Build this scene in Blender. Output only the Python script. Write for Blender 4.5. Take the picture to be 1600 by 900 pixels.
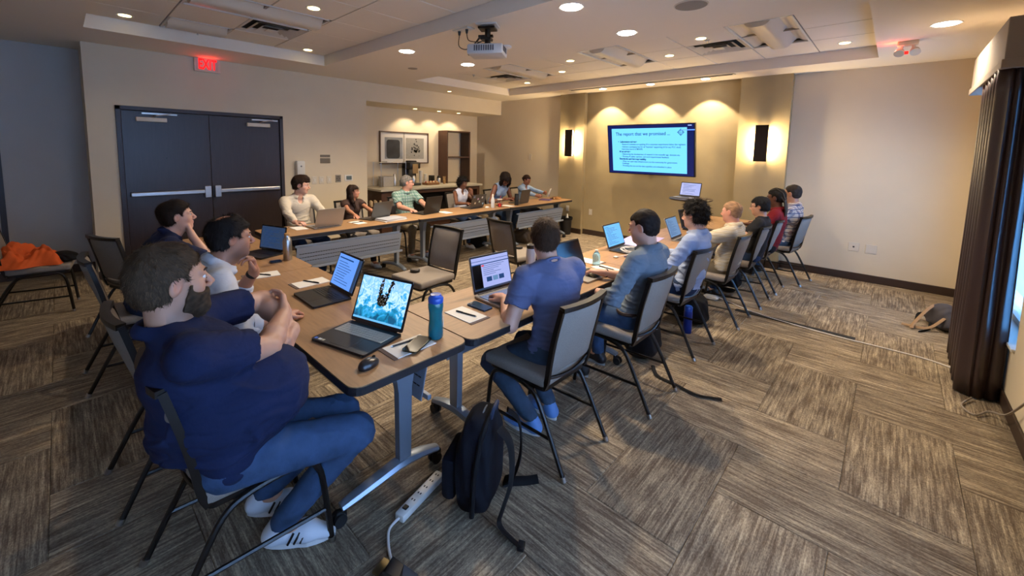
import bpy, bmesh, math, random
import numpy as np
from mathutils import Vector, Matrix
PI = math.pi
C = bpy.context; SC = C.scene; COL = SC.collection
for o in list(bpy.data.objects): bpy.data.objects.remove(o)
# ---------------------------------------------------------------- camera, sky, lights, exposure
cam = bpy.data.cameras.new('camera'); camo = bpy.data.objects.new('camera', cam); COL.objects.link(camo); SC.camera = camo
_yaw, _pit, _rol = 0.7537, -0.1011, 0.0187
_f = Vector((-math.sin(_yaw)*math.cos(_pit), math.cos(_yaw)*math.cos(_pit), math.sin(_pit)))
_r = Vector((math.cos(_yaw), math.sin(_yaw), 0)); _u = _r.cross(_f)
_r2 = _r*math.cos(_rol)+_u*math.sin(_rol); _u2 = _u*math.cos(_rol)-_r*math.sin(_rol)
camo.matrix_world = Matrix(((_r2.x, _u2.x, -_f.x, 7.034), (_r2.y, _u2.y, -_f.y, 0), (_r2.z, _u2.z, -_f.z, 1.68), (0, 0, 0, 1)))
cam.sensor_width = 36; cam.lens = 650.13/1600*36; cam.shift_x = .00939; cam.shift_y = -.0929; cam.clip_start = .02
world = bpy.data.worlds.new('sky'); SC.world = world; world.use_nodes = True
_bg = world.node_tree.nodes['Background']; _bg.inputs[0].default_value = (.16, .42, 1.0, 1); _bg.inputs[1].default_value = 1.5    # clear blue sky, the same all round
def area(name, loc, direction, sx, sy, watts, color, spread=180, shape='RECTANGLE'):
    l = bpy.data.lights.new(name, 'AREA'); l.shape = shape; l.size = sx; l.size_y = sy; l.energy = watts; l.color = color; l.spread = math.radians(spread)
    o = bpy.data.objects.new(name, l); COL.objects.link(o); o.location = loc; o.rotation_euler = Vector(direction).to_track_quat('-Z', 'Y').to_euler(); return o
def spot(name, loc, direction, watts, color, angle=100, blend=.6, r=.03):
    l = bpy.data.lights.new(name, 'SPOT'); l.energy = watts; l.color = color; l.spot_size = math.radians(angle); l.spot_blend = blend; l.shadow_soft_size = r
    o = bpy.data.objects.new(name, l); COL.objects.link(o); o.location = loc; o.rotation_euler = Vector(direction).to_track_quat('-Z', 'Y').to_euler(); return o
# daylight that enters by the windows of the right-hand wall
area('window_daylight', (7.90, .85, 1.33), (-1, 0, 0), 3.68, 1.80, 44, (.42, .62, 1.0))
area('window_daylight', (7.90, 5.55, 1.33), (-1, 0, 0), 2.64, 1.80, 30, (.10, .42, 1.0))
SC.view_settings.view_transform = 'Standard'; SC.view_settings.look = 'None'; SC.view_settings.gamma = 1; SC.view_settings.use_curve_mapping = False
SC.view_settings.exposure = 1.3
WARM = (1, .80, .56); NEUT = (1, .82, .60)
# ---------------------------------------------------------------- helpers
def hexc(h):
    if not isinstance(h, str): return tuple(h)
    h = h.lstrip('#'); v = [int(h[i:i+2], 16)/255 for i in (0, 2, 4)]
    return tuple(c/12.92 if c <= .04045 else ((c+.055)/1.055)**2.4 for c in v)
def R3(ax, deg): return Matrix.Rotation(math.radians(deg), 3, ax)
class MB:
    """collects shapes; build() links them as one mesh object"""
    def __init__(s): s.v = []; s.f = []
    def add(s, vs, fs):
        o = len(s.v); s.v += [tuple(v) for v in vs]; s.f += [tuple(i+o for i in f) for f in fs]; return s
    def box(s, lo, hi, M3=None, at=(0, 0, 0)):
        vs = [Vector((x, y, z)) for x in (lo[0], hi[0]) for y in (lo[1], hi[1]) for z in (lo[2], hi[2])]
        if M3 is not None: vs = [M3@v for v in vs]
        at = Vector(at)
        return s.add([v+at for v in vs], [(0, 1, 3, 2), (4, 6, 7, 5), (0, 4, 5, 1), (2, 3, 7, 6), (0, 2, 6, 4), (1, 5, 7, 3)])
    def rbox(s, lo, hi, r=.005, M3=None, at=(0, 0, 0), seg=2):
        bm = bmesh.new(); bmesh.ops.create_cube(bm, size=1)
        for v in bm.verts: v.co = Vector([(lo[i]+hi[i])/2+v.co[i]*(hi[i]-lo[i]) for i in range(3)])
        r = min(r, min(hi[i]-lo[i] for i in range(3))*.49)
        bmesh.ops.bevel(bm, geom=bm.edges[:], offset=r, segments=seg, affect='EDGES', profile=.5)
        vs = [v.co.copy() for v in bm.verts]; bm.verts.index_update(); fs = [[v.index for v in f.verts] for f in bm.faces]; bm.free()
        if M3 is not None: vs = [M3@v for v in vs]
        at = Vector(at); return s.add([v+at for v in vs], fs)
    def tube(s, pts, r, n=8, cap=True, flat=None):
        """swept tube; r number or list; flat=(a,b) gives an oval/rect section"""
        pts = [Vector(p) for p in pts]; m = len(pts)
        rs = r if isinstance(r, (list, tuple)) else [r]*m
        closed = (pts[0]-pts[-1]).length < 1e-6 and m > 3
        base = len(s.v); prev = None
        for i, p in enumerate(pts):
            if closed: t = pts[(i+1) % (m-1)]-pts[(i-1) % (m-1)]
            else: t = pts[min(i+1, m-1)]-pts[max(i-1, 0)]
            t.normalize()
            if prev is None:
                a = Vector((0, 0, 1)) if abs(t.z) < .9 else Vector((1, 0, 0)); x = t.cross(a).normalized()
            else: x = (prev-t*prev.dot(t)).normalized()
            prev = x; y = t.cross(x)
            for k in range(n):
                an = 2*PI*k/n+(PI/4 if n == 4 else 0)
                if flat: s.v.append(tuple(p+x*math.cos(an)*flat[0]*(rs[i])+y*math.sin(an)*flat[1]*rs[i]))
                else: s.v.append(tuple(p+x*math.cos(an)*rs[i]+y*math.sin(an)*rs[i]))
        for i in range(m-1):
            for k in range(n):
                a = base+i*n+k; b = base+i*n+(k+1) % n; s.f.append((a, b, b+n, a+n))
        if cap and not closed:
            s.f.append(tuple(base+k for k in range(n))[::-1]); s.f.append(tuple(base+(m-1)*n+k for k in range(n)))
        return s
    def cyl(s, p0, p1, r0, r1=None, n=16): return s.tube([p0, p1], [r0, r0 if r1 is None else r1], n)
    def lathe(s, prof, c=(0, 0, 0), n=24, M3=None):
        base = len(s.v); c = Vector(c)
        for r, z in prof:
            for k in range(n):
                v = Vector((r*math.cos(2*PI*k/n), r*math.sin(2*PI*k/n), z)); s.v.append(tuple((M3@v if M3 is not None else v)+c))
        for i in range(len(prof)-1):
            for k in range(n):
                a = base+i*n+k; b = base+i*n+(k+1) % n; s.f.append((a, b, b+n, a+n))
        s.f.append(tuple(base+k for k in range(n))[::-1]); s.f.append(tuple(base+(len(prof)-1)*n+k for k in range(n)))
        return s
    def sphere(s, c, r, n=12, m=8, sc=(1, 1, 1)):
        base = len(s.v); c = Vector(c)
        for i in range(m+1):
            ph = PI*i/m
            for k in range(n):
                s.v.append((c.x+r*sc[0]*math.sin(ph)*math.cos(2*PI*k/n), c.y+r*sc[1]*math.cos(ph), c.z+r*sc[2]*math.sin(ph)*math.sin(2*PI*k/n)))
        for i in range(m):
            for k in range(n):
                a = base+i*n+k; b = base+i*n+(k+1) % n; s.f.append((a, a+n, b+n, b))
        return s
    def poly3(s, lo, hi):
        n = len(lo); s.add(list(lo)+list(hi), [tuple(range(n))[::-1], tuple(range(n, 2*n))]+[(k, (k+1) % n, (k+1) % n+n, k+n) for k in range(n)]); return s
    def prism(s, poly, z0, z1, M3=None, at=(0, 0, 0)):
        A = [Vector((x, y, z0)) for x, y in poly]; B = [Vector((x, y, z1)) for x, y in poly]; at = Vector(at)
        if M3 is not None: A = [M3@v for v in A]; B = [M3@v for v in B]
        return s.poly3([v+at for v in A], [v+at for v in B])
    def sheet(s, grid):
        ny, nx = len(grid), len(grid[0]); o = len(s.v)
        for row in grid: s.v += [tuple(p) for p in row]
        for j in range(ny-1):
            for i in range(nx-1): a = o+j*nx+i; s.f.append((a, a+1, a+nx+1, a+nx))
        return s
    def mesh(s, name, m, smooth=False):
        me = bpy.data.meshes.new(name); me.from_pydata(s.v, [], s.f)
        me.materials.append(m)
        me.update()
        if smooth:
            me.polygons.foreach_set('use_smooth', [True]*len(me.polygons))
            try: me.set_sharp_from_angle(angle=math.radians(38))
            except Exception: pass
        return me
    def build(s, name, m, parent=None, smooth=False, loc=None, rot=None):
        o = bpy.data.objects.new(name, s.mesh(name, m, smooth)); COL.objects.link(o); o.parent = parent
        if loc: o.location = loc
        if rot: o.rotation_euler = rot
        return o
def thing(name, label, cat, loc=(0, 0, 0), rz=0, group=None):
    o = bpy.data.objects.new(name, None); COL.objects.link(o); o.location = loc; o.rotation_euler = (0, 0, rz); o.empty_display_size = .1
    o['label'] = label; o['category'] = cat
    if group: o['group'] = group
    return o
def tag(o, label, cat, group=None):
    o['label'] = label; o['category'] = cat
    if group: o['group'] = group
    return o
def struct(name, mb, m, parent=None, smooth=False):
    o = mb.build(name, m, parent, smooth); o['kind'] = 'structure'; return o
def kids(o): return [c for c in bpy.data.objects if c.parent == o]
def dup(root, loc, rz, label, group=None):
    def cp(o, par):
        c = o.copy(); COL.objects.link(c); c.parent = par
        for ch in kids(o): cp(ch, c)
        return c
    r = cp(root, None); r.location = loc; r.rotation_euler = (0, 0, rz); r['label'] = label
    if group: r['group'] = group
    return r
def rrect(x0, y0, x1, y1, r, n=5):
    out = []
    for cx, cy, a in ((x1-r, y1-r, 0), (x0+r, y1-r, 90), (x0+r, y0+r, 180), (x1-r, y0+r, 270)):
        for k in range(n+1): t = math.radians(a+90*k/n); out.append((cx+r*math.cos(t), cy+r*math.sin(t)))
    return out
def smooth_path(pts, n=6):
    pts = [Vector(p) for p in pts]; out = []
    for i in range(len(pts)-1):
        p0 = pts[max(i-1, 0)]; p1 = pts[i]; p2 = pts[i+1]; p3 = pts[min(i+2, len(pts)-1)]
        for k in range(n):
            t = k/n; out.append(.5*((2*p1)+(p2-p0)*t+(2*p0-5*p1+4*p2-p3)*t*t+(3*p1-p0-3*p2+p3)*t**3))
    out.append(pts[-1]); return [tuple(p) for p in out]
# ---------------------------------------------------------------- materials
def new_mat(name):
    m = bpy.data.materials.new(name); m.use_nodes = True; nt = m.node_tree; b = nt.nodes['Principled BSDF']; return m, nt, b
def mat(name, color, rough=.5, metal=0., noise=0., nscale=40., bump=0., bscale=200., spec=.5, emit=None, es=0., alpha=None, trans=0., stretch=None, coat=0.):
    m, nt, b = new_mat(name); c = hexc(color); N = nt.nodes; L = nt.links
    b.inputs['Base Color'].default_value = (*c, 1); b.inputs['Roughness'].default_value = rough; b.inputs['Metallic'].default_value = metal
    b.inputs['Specular IOR Level'].default_value = spec; b.inputs['Coat Weight'].default_value = coat
    if trans: b.inputs['Transmission Weight'].default_value = trans
    if emit is not None: b.inputs['Emission Color'].default_value = (*hexc(emit), 1); b.inputs['Emission Strength'].default_value = es
    if noise or bump:
        tc = N.new('ShaderNodeTexCoord'); mp = N.new('ShaderNodeMapping'); L.new(tc.outputs['Object'], mp.inputs[0])
        if stretch: mp.inputs['Scale'].default_value = stretch
    if noise:
        n = N.new('ShaderNodeTexNoise'); n.inputs['Scale'].default_value = nscale; n.inputs['Detail'].default_value = 4; L.new(mp.outputs[0], n.inputs[0])
        r = N.new('ShaderNodeMapRange'); r.inputs['From Min'].default_value = .3; r.inputs['From Max'].default_value = .7; r.inputs['To Min'].default_value = 1-noise; r.inputs['To Max'].default_value = 1+noise; L.new(n.outputs[0], r.inputs[0])
        x = N.new('ShaderNodeVectorMath'); x.operation = 'SCALE'; x.inputs[0].default_value = c; L.new(r.outputs[0], x.inputs['Scale']); L.new(x.outputs[0], b.inputs['Base Color'])
    if bump:
        n = N.new('ShaderNodeTexNoise'); n.inputs['Scale'].default_value = bscale; n.inputs['Detail'].default_value = 2; L.new(mp.outputs[0], n.inputs[0])
        bp = N.new('ShaderNodeBump'); bp.inputs['Strength'].default_value = bump; bp.inputs['Distance'].default_value = .002; L.new(n.outputs[0], bp.inputs['Height']); L.new(bp.outputs[0], b.inputs['Normal'])
    return m
def attr_mat(name, rough, sss=0., bump=0., bs=300):
    m, nt, b = new_mat(name); a = nt.nodes.new('ShaderNodeAttribute'); a.attribute_name = 'tone'; nt.links.new(a.outputs['Color'], b.inputs['Base Color'])
    b.inputs['Roughness'].default_value = rough; b.inputs['Specular IOR Level'].default_value = .2 if name == 'hair' else .45
    if sss: b.inputs['Subsurface Weight'].default_value = sss; b.inputs['Subsurface Radius'].default_value = (.02, .008, .004); b.inputs['Subsurface Scale'].default_value = .4
    if bump:
        n = nt.nodes.new('ShaderNodeTexNoise'); n.inputs['Scale'].default_value = bs; bp = nt.nodes.new('ShaderNodeBump'); bp.inputs['Strength'].default_value = bump; bp.inputs['Distance'].default_value = .001
        tc = nt.nodes.new('ShaderNodeTexCoord'); nt.links.new(tc.outputs['Object'], n.inputs[0]); nt.links.new(n.outputs[0], bp.inputs['Height']); nt.links.new(bp.outputs[0], b.inputs['Normal'])
    return m
def plaid(name, base, bands, rough=.85):
    """bands: (axis, period, width, colour, strength, offset)"""
    m, nt, b = new_mat(name); N = nt.nodes; L = nt.links; b.inputs['Roughness'].default_value = rough
    tc = N.new('ShaderNodeTexCoord'); sp = N.new('ShaderNodeSeparateXYZ'); L.new(tc.outputs['Object'], sp.inputs[0])
    cur = N.new('ShaderNodeRGB'); cur.outputs[0].default_value = (*hexc(base), 1); cur = cur.outputs[0]
    for ax, per, w, c, st, off in bands:
        if ax == 'd': s_ = N.new('ShaderNodeMath'); s_.operation = 'ADD'; L.new(sp.outputs['X'], s_.inputs[0]); L.new(sp.outputs['Y'], s_.inputs[1]); src = s_.outputs[0]
        else: src = sp.outputs[ax.upper()]
        a = N.new('ShaderNodeMath'); a.operation = 'ADD'; a.inputs[1].default_value = 50*per+off; L.new(src, a.inputs[0])
        d = N.new('ShaderNodeMath'); d.operation = 'MODULO'; d.inputs[1].default_value = per; L.new(a.outputs[0], d.inputs[0])
        k = N.new('ShaderNodeMath'); k.operation = 'LESS_THAN'; k.inputs[1].default_value = w; L.new(d.outputs[0], k.inputs[0])
        q = N.new('ShaderNodeMath'); q.operation = 'MULTIPLY'; q.inputs[1].default_value = st; L.new(k.outputs[0], q.inputs[0])
        mx = N.new('ShaderNodeMix'); mx.data_type = 'RGBA'; L.new(q.outputs[0], mx.inputs['Factor']); L.new(cur, mx.inputs['A']); mx.inputs['B'].default_value = (*hexc(c), 1); cur = mx.outputs['Result']
    L.new(cur, b.inputs['Base Color'])
    n = N.new('ShaderNodeTexNoise'); n.inputs['Scale'].default_value = 60; bp = N.new('ShaderNodeBump'); bp.inputs['Strength'].default_value = .2; bp.inputs['Distance'].default_value = .003
    L.new(tc.outputs['Object'], n.inputs[0]); L.new(n.outputs[0], bp.inputs['Height']); L.new(bp.outputs[0], b.inputs['Normal'])
    return m
def cloth(name, color, noise=.08, bump=.8, rough=.9):
    return mat(name, color, rough, noise=noise, nscale=14, bump=bump, bscale=45, spec=.25)
M = {}
M['skin'] = attr_mat('skin', .48, .10, .12, 260); M['hair'] = attr_mat('hair', .72); M['eye'] = attr_mat('eye', .15)
M['plain_hair'] = mat('dark_hair', '#17110d', .55, noise=.3, nscale=90)
M['wall'] = mat('painted_wall', '#d0c2a8', .85, noise=.02, nscale=3, bump=.15, bscale=160)
M['wall_blue'] = mat('grey_painted_wall', '#b5b0aa', .8, noise=.02, nscale=3, bump=.1, bscale=160)
M['olive'] = mat('olive_painted_wall', '#a2916c', .7, noise=.04, nscale=5, bump=.1, bscale=120)
M['ceil'] = mat('ceiling_paint', '#e4d9c6', .9, bump=.1, bscale=180)
M['tile'] = mat('ceiling_tile', '#e2d7c4', .95, noise=.03, nscale=120, bump=.3, bscale=300)
M['grid'] = mat('ceiling_grid', '#8c8479', .6)
M['dark_board'] = mat('dark_void', '#2a2724', .9)
M['base'] = mat('dark_brown_baseboard', '#35261d', .5)
M['door'] = mat('espresso_door', '#2b1f1c', .38, noise=.22, nscale=9, stretch=(6, 6, .5), bump=.1, bscale=60)
M['frame'] = mat('door_frame', '#2a2326', .45)
M['steel'] = mat('brushed_steel', '#b4b2ae', .32, 1., noise=.1, nscale=30, stretch=(1, 1, 12))
M['silver'] = mat('silver_paint', '#8f9aa8', .38, .55)
M['alu'] = mat('aluminium', '#a8a6a3', .38, .75)
M['white_plastic'] = mat('white_plastic', '#cfccc4', .45)
M['cream_plastic'] = mat('cream_plastic', '#c9c0b0', .45)
M['black_plastic'] = mat('black_plastic', '#141416', .4)
M['black_metal'] = mat('black_powder_coat', '#15120f', .38, .2)
M['rubber'] = mat('black_rubber', '#0f0f10', .7)
M['wood'] = mat('walnut_laminate', '#94724f', .42, noise=.16, nscale=7, stretch=(1.0, 9, 9), bump=.06, bscale=60)
M['wood_edge'] = mat('dark_table_edge', '#17171c', .5)
M['cab'] = mat('dark_walnut_cabinet', '#4a2f22', .45, noise=.12, nscale=8, stretch=(5, 5, .6))
M['counter'] = mat('stone_counter', '#b3ac9b', .4, noise=.08, nscale=60)
M['grey_fab'] = mat('grey_chair_fabric', '#857c73', .9, noise=.22, nscale=420, bump=.5, bscale=500, spec=.2)
M['panel_grey'] = mat('grey_modesty_panel', '#8a94a3', .45, .2)
M['paper'] = mat('white_paper', '#d9d6d0', .8)
M['navy_fab'] = cloth('navy_backpack', '#10121a'); M['black_fab'] = cloth('black_bag_fabric', '#101012')
M['glow'] = mat('warm_diffuser', '#ffffff', .5, emit='#ffe2b8', es=4.5)
M['led'] = mat('led_lens', '#ffffff', .5, emit='#fff0e6', es=14.0)
M['led_small'] = mat('small_lamp_lens', '#fff2cc', .5, emit='#ffe6a0', es=3.2)
M['red_glow'] = mat('red_exit_letters', '#ff1408', .5, emit='#ff0a04', es=.9)
M['diffuser'] = mat('acrylic_diffuser', '#c9bda9', .35)
M['brown_metal'] = mat('bronze_metal', '#2b211c', .45, .5)
M['glass'] = mat('clear_glass', '#ffffff', .02, trans=1.)
M['curtain_fab'] = mat('brown_curtain', '#3b2d2c', .36, noise=.06, nscale=30, stretch=(4, 4, .4), spec=.5)
M['cable_w'] = mat('white_cable', '#d2ccc6', .5)
def screen_mat(name, color, es): return mat(name, '#050505', .25, emit=color, es=es)
M['scr_tv'] = screen_mat('tv_screen', '#6cc6ff', .62); M['scr_blue'] = screen_mat('laptop_screen_blue', '#5f93e8', .5)
M['scr_pale'] = screen_mat('laptop_screen_pale', '#a9b4f0', .42); M['scr_cyan'] = screen_mat('laptop_screen_cyan', '#68b6f2', .5)
M['scr_dark'] = screen_mat('laptop_screen_dark', '#24344e', .6); M['scr_off'] = mat('screen_off', '#0a0a0c', .15)
M['scr_slate'] = screen_mat('laptop_screen_slate', '#5d83ac', .5); M['ink'] = mat('screen_ink', '#0a2a4a', .5, emit='#0d3f7a', es=.35); M['ink_dark'] = mat('dark_ink', '#1c1c22', .6)
M['bezel_blue'] = screen_mat('tv_bezel_image', '#0c1f66', .35)
def ocean_mat():
    m, nt, b = new_mat('ocean_wallpaper'); N = nt.nodes; L = nt.links; b.inputs['Base Color'].default_value = (.005, .005, .005, 1); b.inputs['Roughness'].default_value = .25
    tc = N.new('ShaderNodeTexCoord'); n = N.new('ShaderNodeTexNoise'); n.inputs['Scale'].default_value = 26; n.inputs['Detail'].default_value = 8; n.inputs['Distortion'].default_value = .8; L.new(tc.outputs['Object'], n.inputs[0])
    sp = N.new('ShaderNodeSeparateXYZ'); L.new(tc.outputs['Object'], sp.inputs[0])
    g = N.new('ShaderNodeMapRange'); g.inputs['From Min'].default_value = .02; g.inputs['From Max'].default_value = .20; g.inputs['To Min'].default_value = -.16; g.inputs['To Max'].default_value = .18; L.new(sp.outputs['Z'], g.inputs[0])
    a = N.new('ShaderNodeMath'); a.operation = 'ADD'; L.new(n.outputs[0], a.inputs[0]); L.new(g.outputs[0], a.inputs[1])
    r = N.new('ShaderNodeValToRGB'); e = r.color_ramp.elements; e[0].position = .28; e[0].color = (.002, .07, .16, 1); e[1].position = .42; e[1].color = (.005, .22, .42, 1)
    for p_, c in ((.50, (.04, .34, .72, 1)), (.58, (.50, .70, .95, 1)), (.66, (.14, .42, .86, 1)), (.78, (.32, .52, .95, 1))): q = e.new(p_); q.color = c
    L.new(a.outputs[0], r.inputs[0]); L.new(r.outputs[0], b.inputs['Emission Color']); b.inputs['Emission Strength'].default_value = .62
    return m
M['ocean'] = ocean_mat()
def carpet_mat(name, ax):
    """streaky loop pile; streaks run along the plank (ax = 0 for x)"""
    m, nt, b = new_mat(name); N = nt.nodes; L = nt.links; b.inputs['Roughness'].default_value = .95; b.inputs['Specular IOR Level'].default_value = .15
    ge = N.new('ShaderNodeNewGeometry'); oi = N.new('ShaderNodeObjectInfo')
    off = N.new('ShaderNodeVectorMath'); off.operation = 'SCALE'; off.inputs[0].default_value = (7.3, 3.1, 0); L.new(oi.outputs['Random'], off.inputs['Scale'])
    ad = N.new('ShaderNodeVectorMath'); ad.operation = 'ADD'; L.new(ge.outputs['Position'], ad.inputs[0]); L.new(off.outputs[0], ad.inputs[1])
    def noise(sc, det, st, dist=0.):
        mp = N.new('ShaderNodeMapping'); mp.inputs['Scale'].default_value = st if ax == 0 else (st[1], st[0], st[2]); L.new(ad.outputs[0], mp.inputs[0])
        n = N.new('ShaderNodeTexNoise'); n.inputs['Scale'].default_value = sc; n.inputs['Detail'].default_value = det; n.inputs['Roughness'].default_value = .7; n.inputs['Distortion'].default_value = dist; L.new(mp.outputs[0], n.inputs[0]); return n.outputs[0]
    a = noise(30, 5, (.10, 2.4, 1), .2); c = noise(9, 4, (.5, 1.7, 1)); d = noise(150, 2, (.45, 1, 1))
    def mul(x, k):
        q = N.new('ShaderNodeMath'); q.operation = 'MULTIPLY'; L.new(x, q.inputs[0]); q.inputs[1].default_value = k; return q.outputs[0]
    def add(x, y):
        q = N.new('ShaderNodeMath'); q.operation = 'ADD'; L.new(x, q.inputs[0]); L.new(y, q.inputs[1]); return q.outputs[0]
    s_ = add(add(mul(a, .50), mul(c, .28)), mul(d, .22))
    r = N.new('ShaderNodeValToRGB'); e = r.color_ramp.elements; e[0].position = .36; e[0].color = (*hexc('#493d2f'), 1); e[1].position = .66; e[1].color = (*hexc('#c6b596'), 1)
    q = e.new(.47); q.color = (*hexc('#6a5d4e'), 1); q = e.new(.54); q.color = (*hexc('#8d7f6a'), 1)
    L.new(s_, r.inputs[0])
    hs = N.new('ShaderNodeHueSaturation'); vr = N.new('ShaderNodeMapRange'); vr.inputs['To Min'].default_value = .88; vr.inputs['To Max'].default_value = 1.10; L.new(oi.outputs['Random'], vr.inputs[0]); L.new(vr.outputs[0], hs.inputs['Value']); L.new(r.outputs[0], hs.inputs['Color']); L.new(hs.outputs[0], b.inputs['Base Color'])
    bp = N.new('ShaderNodeBump'); bp.inputs['Strength'].default_value = .6; bp.inputs['Distance'].default_value = .003; L.new(s_, bp.inputs['Height']); L.new(bp.outputs[0], b.inputs['Normal'])
    return m
M['carpet_x'] = carpet_mat('carpet_x', 0); M['carpet_y'] = carpet_mat('carpet_y', 1)
# ---------------------------------------------------------------- the room
H = 2.86; YT = 7.40; XW = 7.71; YB = -2.2; ZT = 3.0; XA = -.65; XN = -.84
fl = struct('floor', MB().box((-1.2, YB-.2, -.12), (XW+.2, YT+.2, -.012)), M['dark_board'])
U_ = .457; X0_, Y0_ = 6.963, 3.07
for ax in (0, 1):
    L_, W_ = (2*U_, U_) if ax == 0 else (U_, 2*U_)
    mb = MB(); g_ = .0006; mb.rbox((g_, g_, -.012), (L_-g_, W_-g_, 0), .003, seg=1); me = mb.mesh('carpet_tile', M['carpet_x' if ax == 0 else 'carpet_y'])
    for i in range(-19, 4):
        for j in range(-14, 12):
            if (i+j) % 4 != (1 if ax == 0 else 3): continue
            x, y = X0_+i*U_, Y0_+j*U_
            if x+L_ < -.7 or x > XW or y+W_ < YB or y > YT: continue
            o = bpy.data.objects.new('carpet_tile', me); COL.objects.link(o); o.location = (x, y, 0); o.parent = fl
# ceiling slab with two trays
cb = MB(); z0, z1 = H, 3.10
TX0, TX1 = .87, 6.79; T1 = (.25, 2.73); T2 = (4.30, 6.73)
cb.box((-1.2, YB-.2, z0), (TX0, YT+.2, z1)); cb.box((TX1, YB-.2, z0), (XW+.2, YT+.2, z1))
for a, b in ((YB-.2, T1[0]), (T1[1], T2[0]), (T2[1], YT+.2)): cb.box((TX0, a, z0), (TX1, b, z1))
ceiling = struct('ceiling', cb, M['ceil'])
struct('ceiling_void', MB().box((TX0-.05, T1[0]-.05, 3.05), (TX1+.05, T2[1]+.05, 3.09)), M['dark_board'], ceiling)
def tray(y0, y1, xs, ys, holes):
    for i in range(len(xs)-1):
        for j in range(len(ys)-1):
            if any(hx0-.05 < (xs[i]+xs[i+1])/2 < hx1+.05 and hy0-.05 < (ys[j]+ys[j+1])/2 < hy1+.05 for hx0, hy0, hx1, hy1 in holes): continue
            g = .005
            MB().rbox((xs[i]+g, ys[j]+g, ZT), (xs[i+1]-g, ys[j+1]-g, ZT+.02), .004, seg=1).build('ceiling_tile', M['tile'], ceiling)
    mb = MB()
    for x in xs[1:-1]: mb.box((x-.012, y0, ZT+.008), (x+.012, y1, ZT+.03))
    for y in ys[1:-1]: mb.box((TX0, y-.012, ZT+.008), (TX1, y+.012, ZT+.03))
    mb.build('ceiling_grid', M['grid'], ceiling)
X_S = [.87, 1.42, 2.02, 2.62, 3.22, 3.82, 4.42, 5.02, 5.62, 6.22, 6.79]
T1Y = [.25, .86, 1.46, 2.05, 2.73]; T2Y = [4.30, 4.80, 5.41, 6.01, 6.73]
FIX = [(2.02, .86, 2.62, 2.05), (.87, .86, 1.42, 1.46), (5.62, 4.80, 6.22, 6.01), (3.82, 4.80, 4.42, 6.01), (2.02, 4.80, 2.62, 6.01), (5.62, .86, 6.22, 2.05), (3.82, .86, 4.42, 2.05)]
VEN = [(1.42, 1.46, 2.02, 2.05), (5.02, 5.41, 5.62, 6.01), (1.42, 5.41, 2.02, 6.01)]
tray(*T1, X_S, T1Y, FIX+VEN); tray(*T2, X_S, T2Y, FIX+VEN)
# walls
DY0, DY1, DH = .504, 2.434, 2.15; NY0, NZ = 3.86, 2.53
wb = MB(); wb.box((XN-.1, .25, 0), (0, DY0+.03, H)); wb.box((XN-.1, DY0+.03, DH-.03), (0, DY1-.03, H)); wb.box((XN-.1, DY1-.03, 0), (0, NY0, H))
wb.box((XN-.1, NY0, NZ), (0, YT, H)); wb.box((XN-.1, NY0, 0), (XN, YT, NZ)); wb.box((-.3, DY0, 0), (-.25, DY1, DH))
struct('wall_left', wb, M['wall'])
struct('wall_alcove', MB().box((XA-.2, YB, 0), (XA, .30, H)), M['wall_blue'])
struct('wall_back', MB().box((-1.2, YB-.1, 0), (XW, YB, H)), M['wall'])
struct('wall_front', MB().box((XN-.1, YT, 0), (XW+.2, YT+.1, H)), M['wall'])
PL = 7.27; PN = 7.36
struct('wall_front_panel', MB().box((2.43, PN, 0), (5.21, YT, H)).box((1.84, PL, 0), (2.43, YT, H)).box((5.21, PL, 0), (5.875, YT, H)), M['olive'])
WZ0, WZ1 = .42, 2.24
W1 = (4.22, 6.88); W2 = (-1.0, 2.7)
rb = MB(); T_ = XW+.22
for a, b in ((YB, W2[0]), (W2[1], W1[0]), (W1[1], YT)): rb.box((XW, a, 0), (T_, b, H))
for a, b in (W1, W2): rb.box((XW, a, 0), (T_, b, WZ0)); rb.box((XW, a, WZ1), (T_, b, H))
struct('wall_right', rb, M['wall'])
for n_, (a, b) in enumerate((W1, W2)):
    w = struct(f'window_{n_+1}', MB().box((XW+.10, a+.01, WZ0+.01), (XW+.16, a+.06, WZ1-.01)).box((XW+.10, b-.06, WZ0+.01), (XW+.16, b-.01, WZ1-.01)).box((XW+.10, a+.06, WZ0+.01), (XW+.16, b-.06, WZ0+.06)).box((XW+.10, a+.06, WZ1-.06), (XW+.16, b-.06, WZ1-.01)).box((XW+.11, (a+b)/2-.025, WZ0+.06), (XW+.15, (a+b)/2+.025, WZ1-.06)), M['white_plastic'])
    for c, d in ((a+.06, (a+b)/2-.025), ((a+b)/2+.025, b-.06)): MB().box((XW+.128, c, WZ0+.06), (XW+.132, d, WZ1-.06)).build('pane', M['glass'], w)
    MB().rbox((XW-.02, a+.005, WZ0), (XW+.10, b-.005, WZ0+.02), .004).build('window_sill', M['white_plastic'], w)
def bb(name, parts):
    mb = MB()
    for lo, hi in parts: mb.rbox(lo, hi, .006, seg=1)
    struct(name, mb, M['base'])
bb('baseboard_left', [((0, .25, 0), (.014, DY0, .105)), ((0, DY1, 0), (.014, NY0, .105))])
bb('baseboard_front', [((0, YT-.014, 0), (1.84, YT, .105)), ((1.84, PL-.014, 0), (2.444, PL, .105)), ((2.43, PN-.014, 0), (5.21, PN, .105)), ((5.2, PL-.014, 0), (5.889, PL, .105)), ((5.875, PL, 0), (5.889, YT, .105)), ((5.889, YT-.014, 0), (XW, YT, .105))])
bb('baseboard_right', [((XW-.014, YB, 0), (XW, YT-.014, .105))])
bb('baseboard_alcove', [((XA, YB, 0), (XA+.014, .25, .105))])
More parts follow.
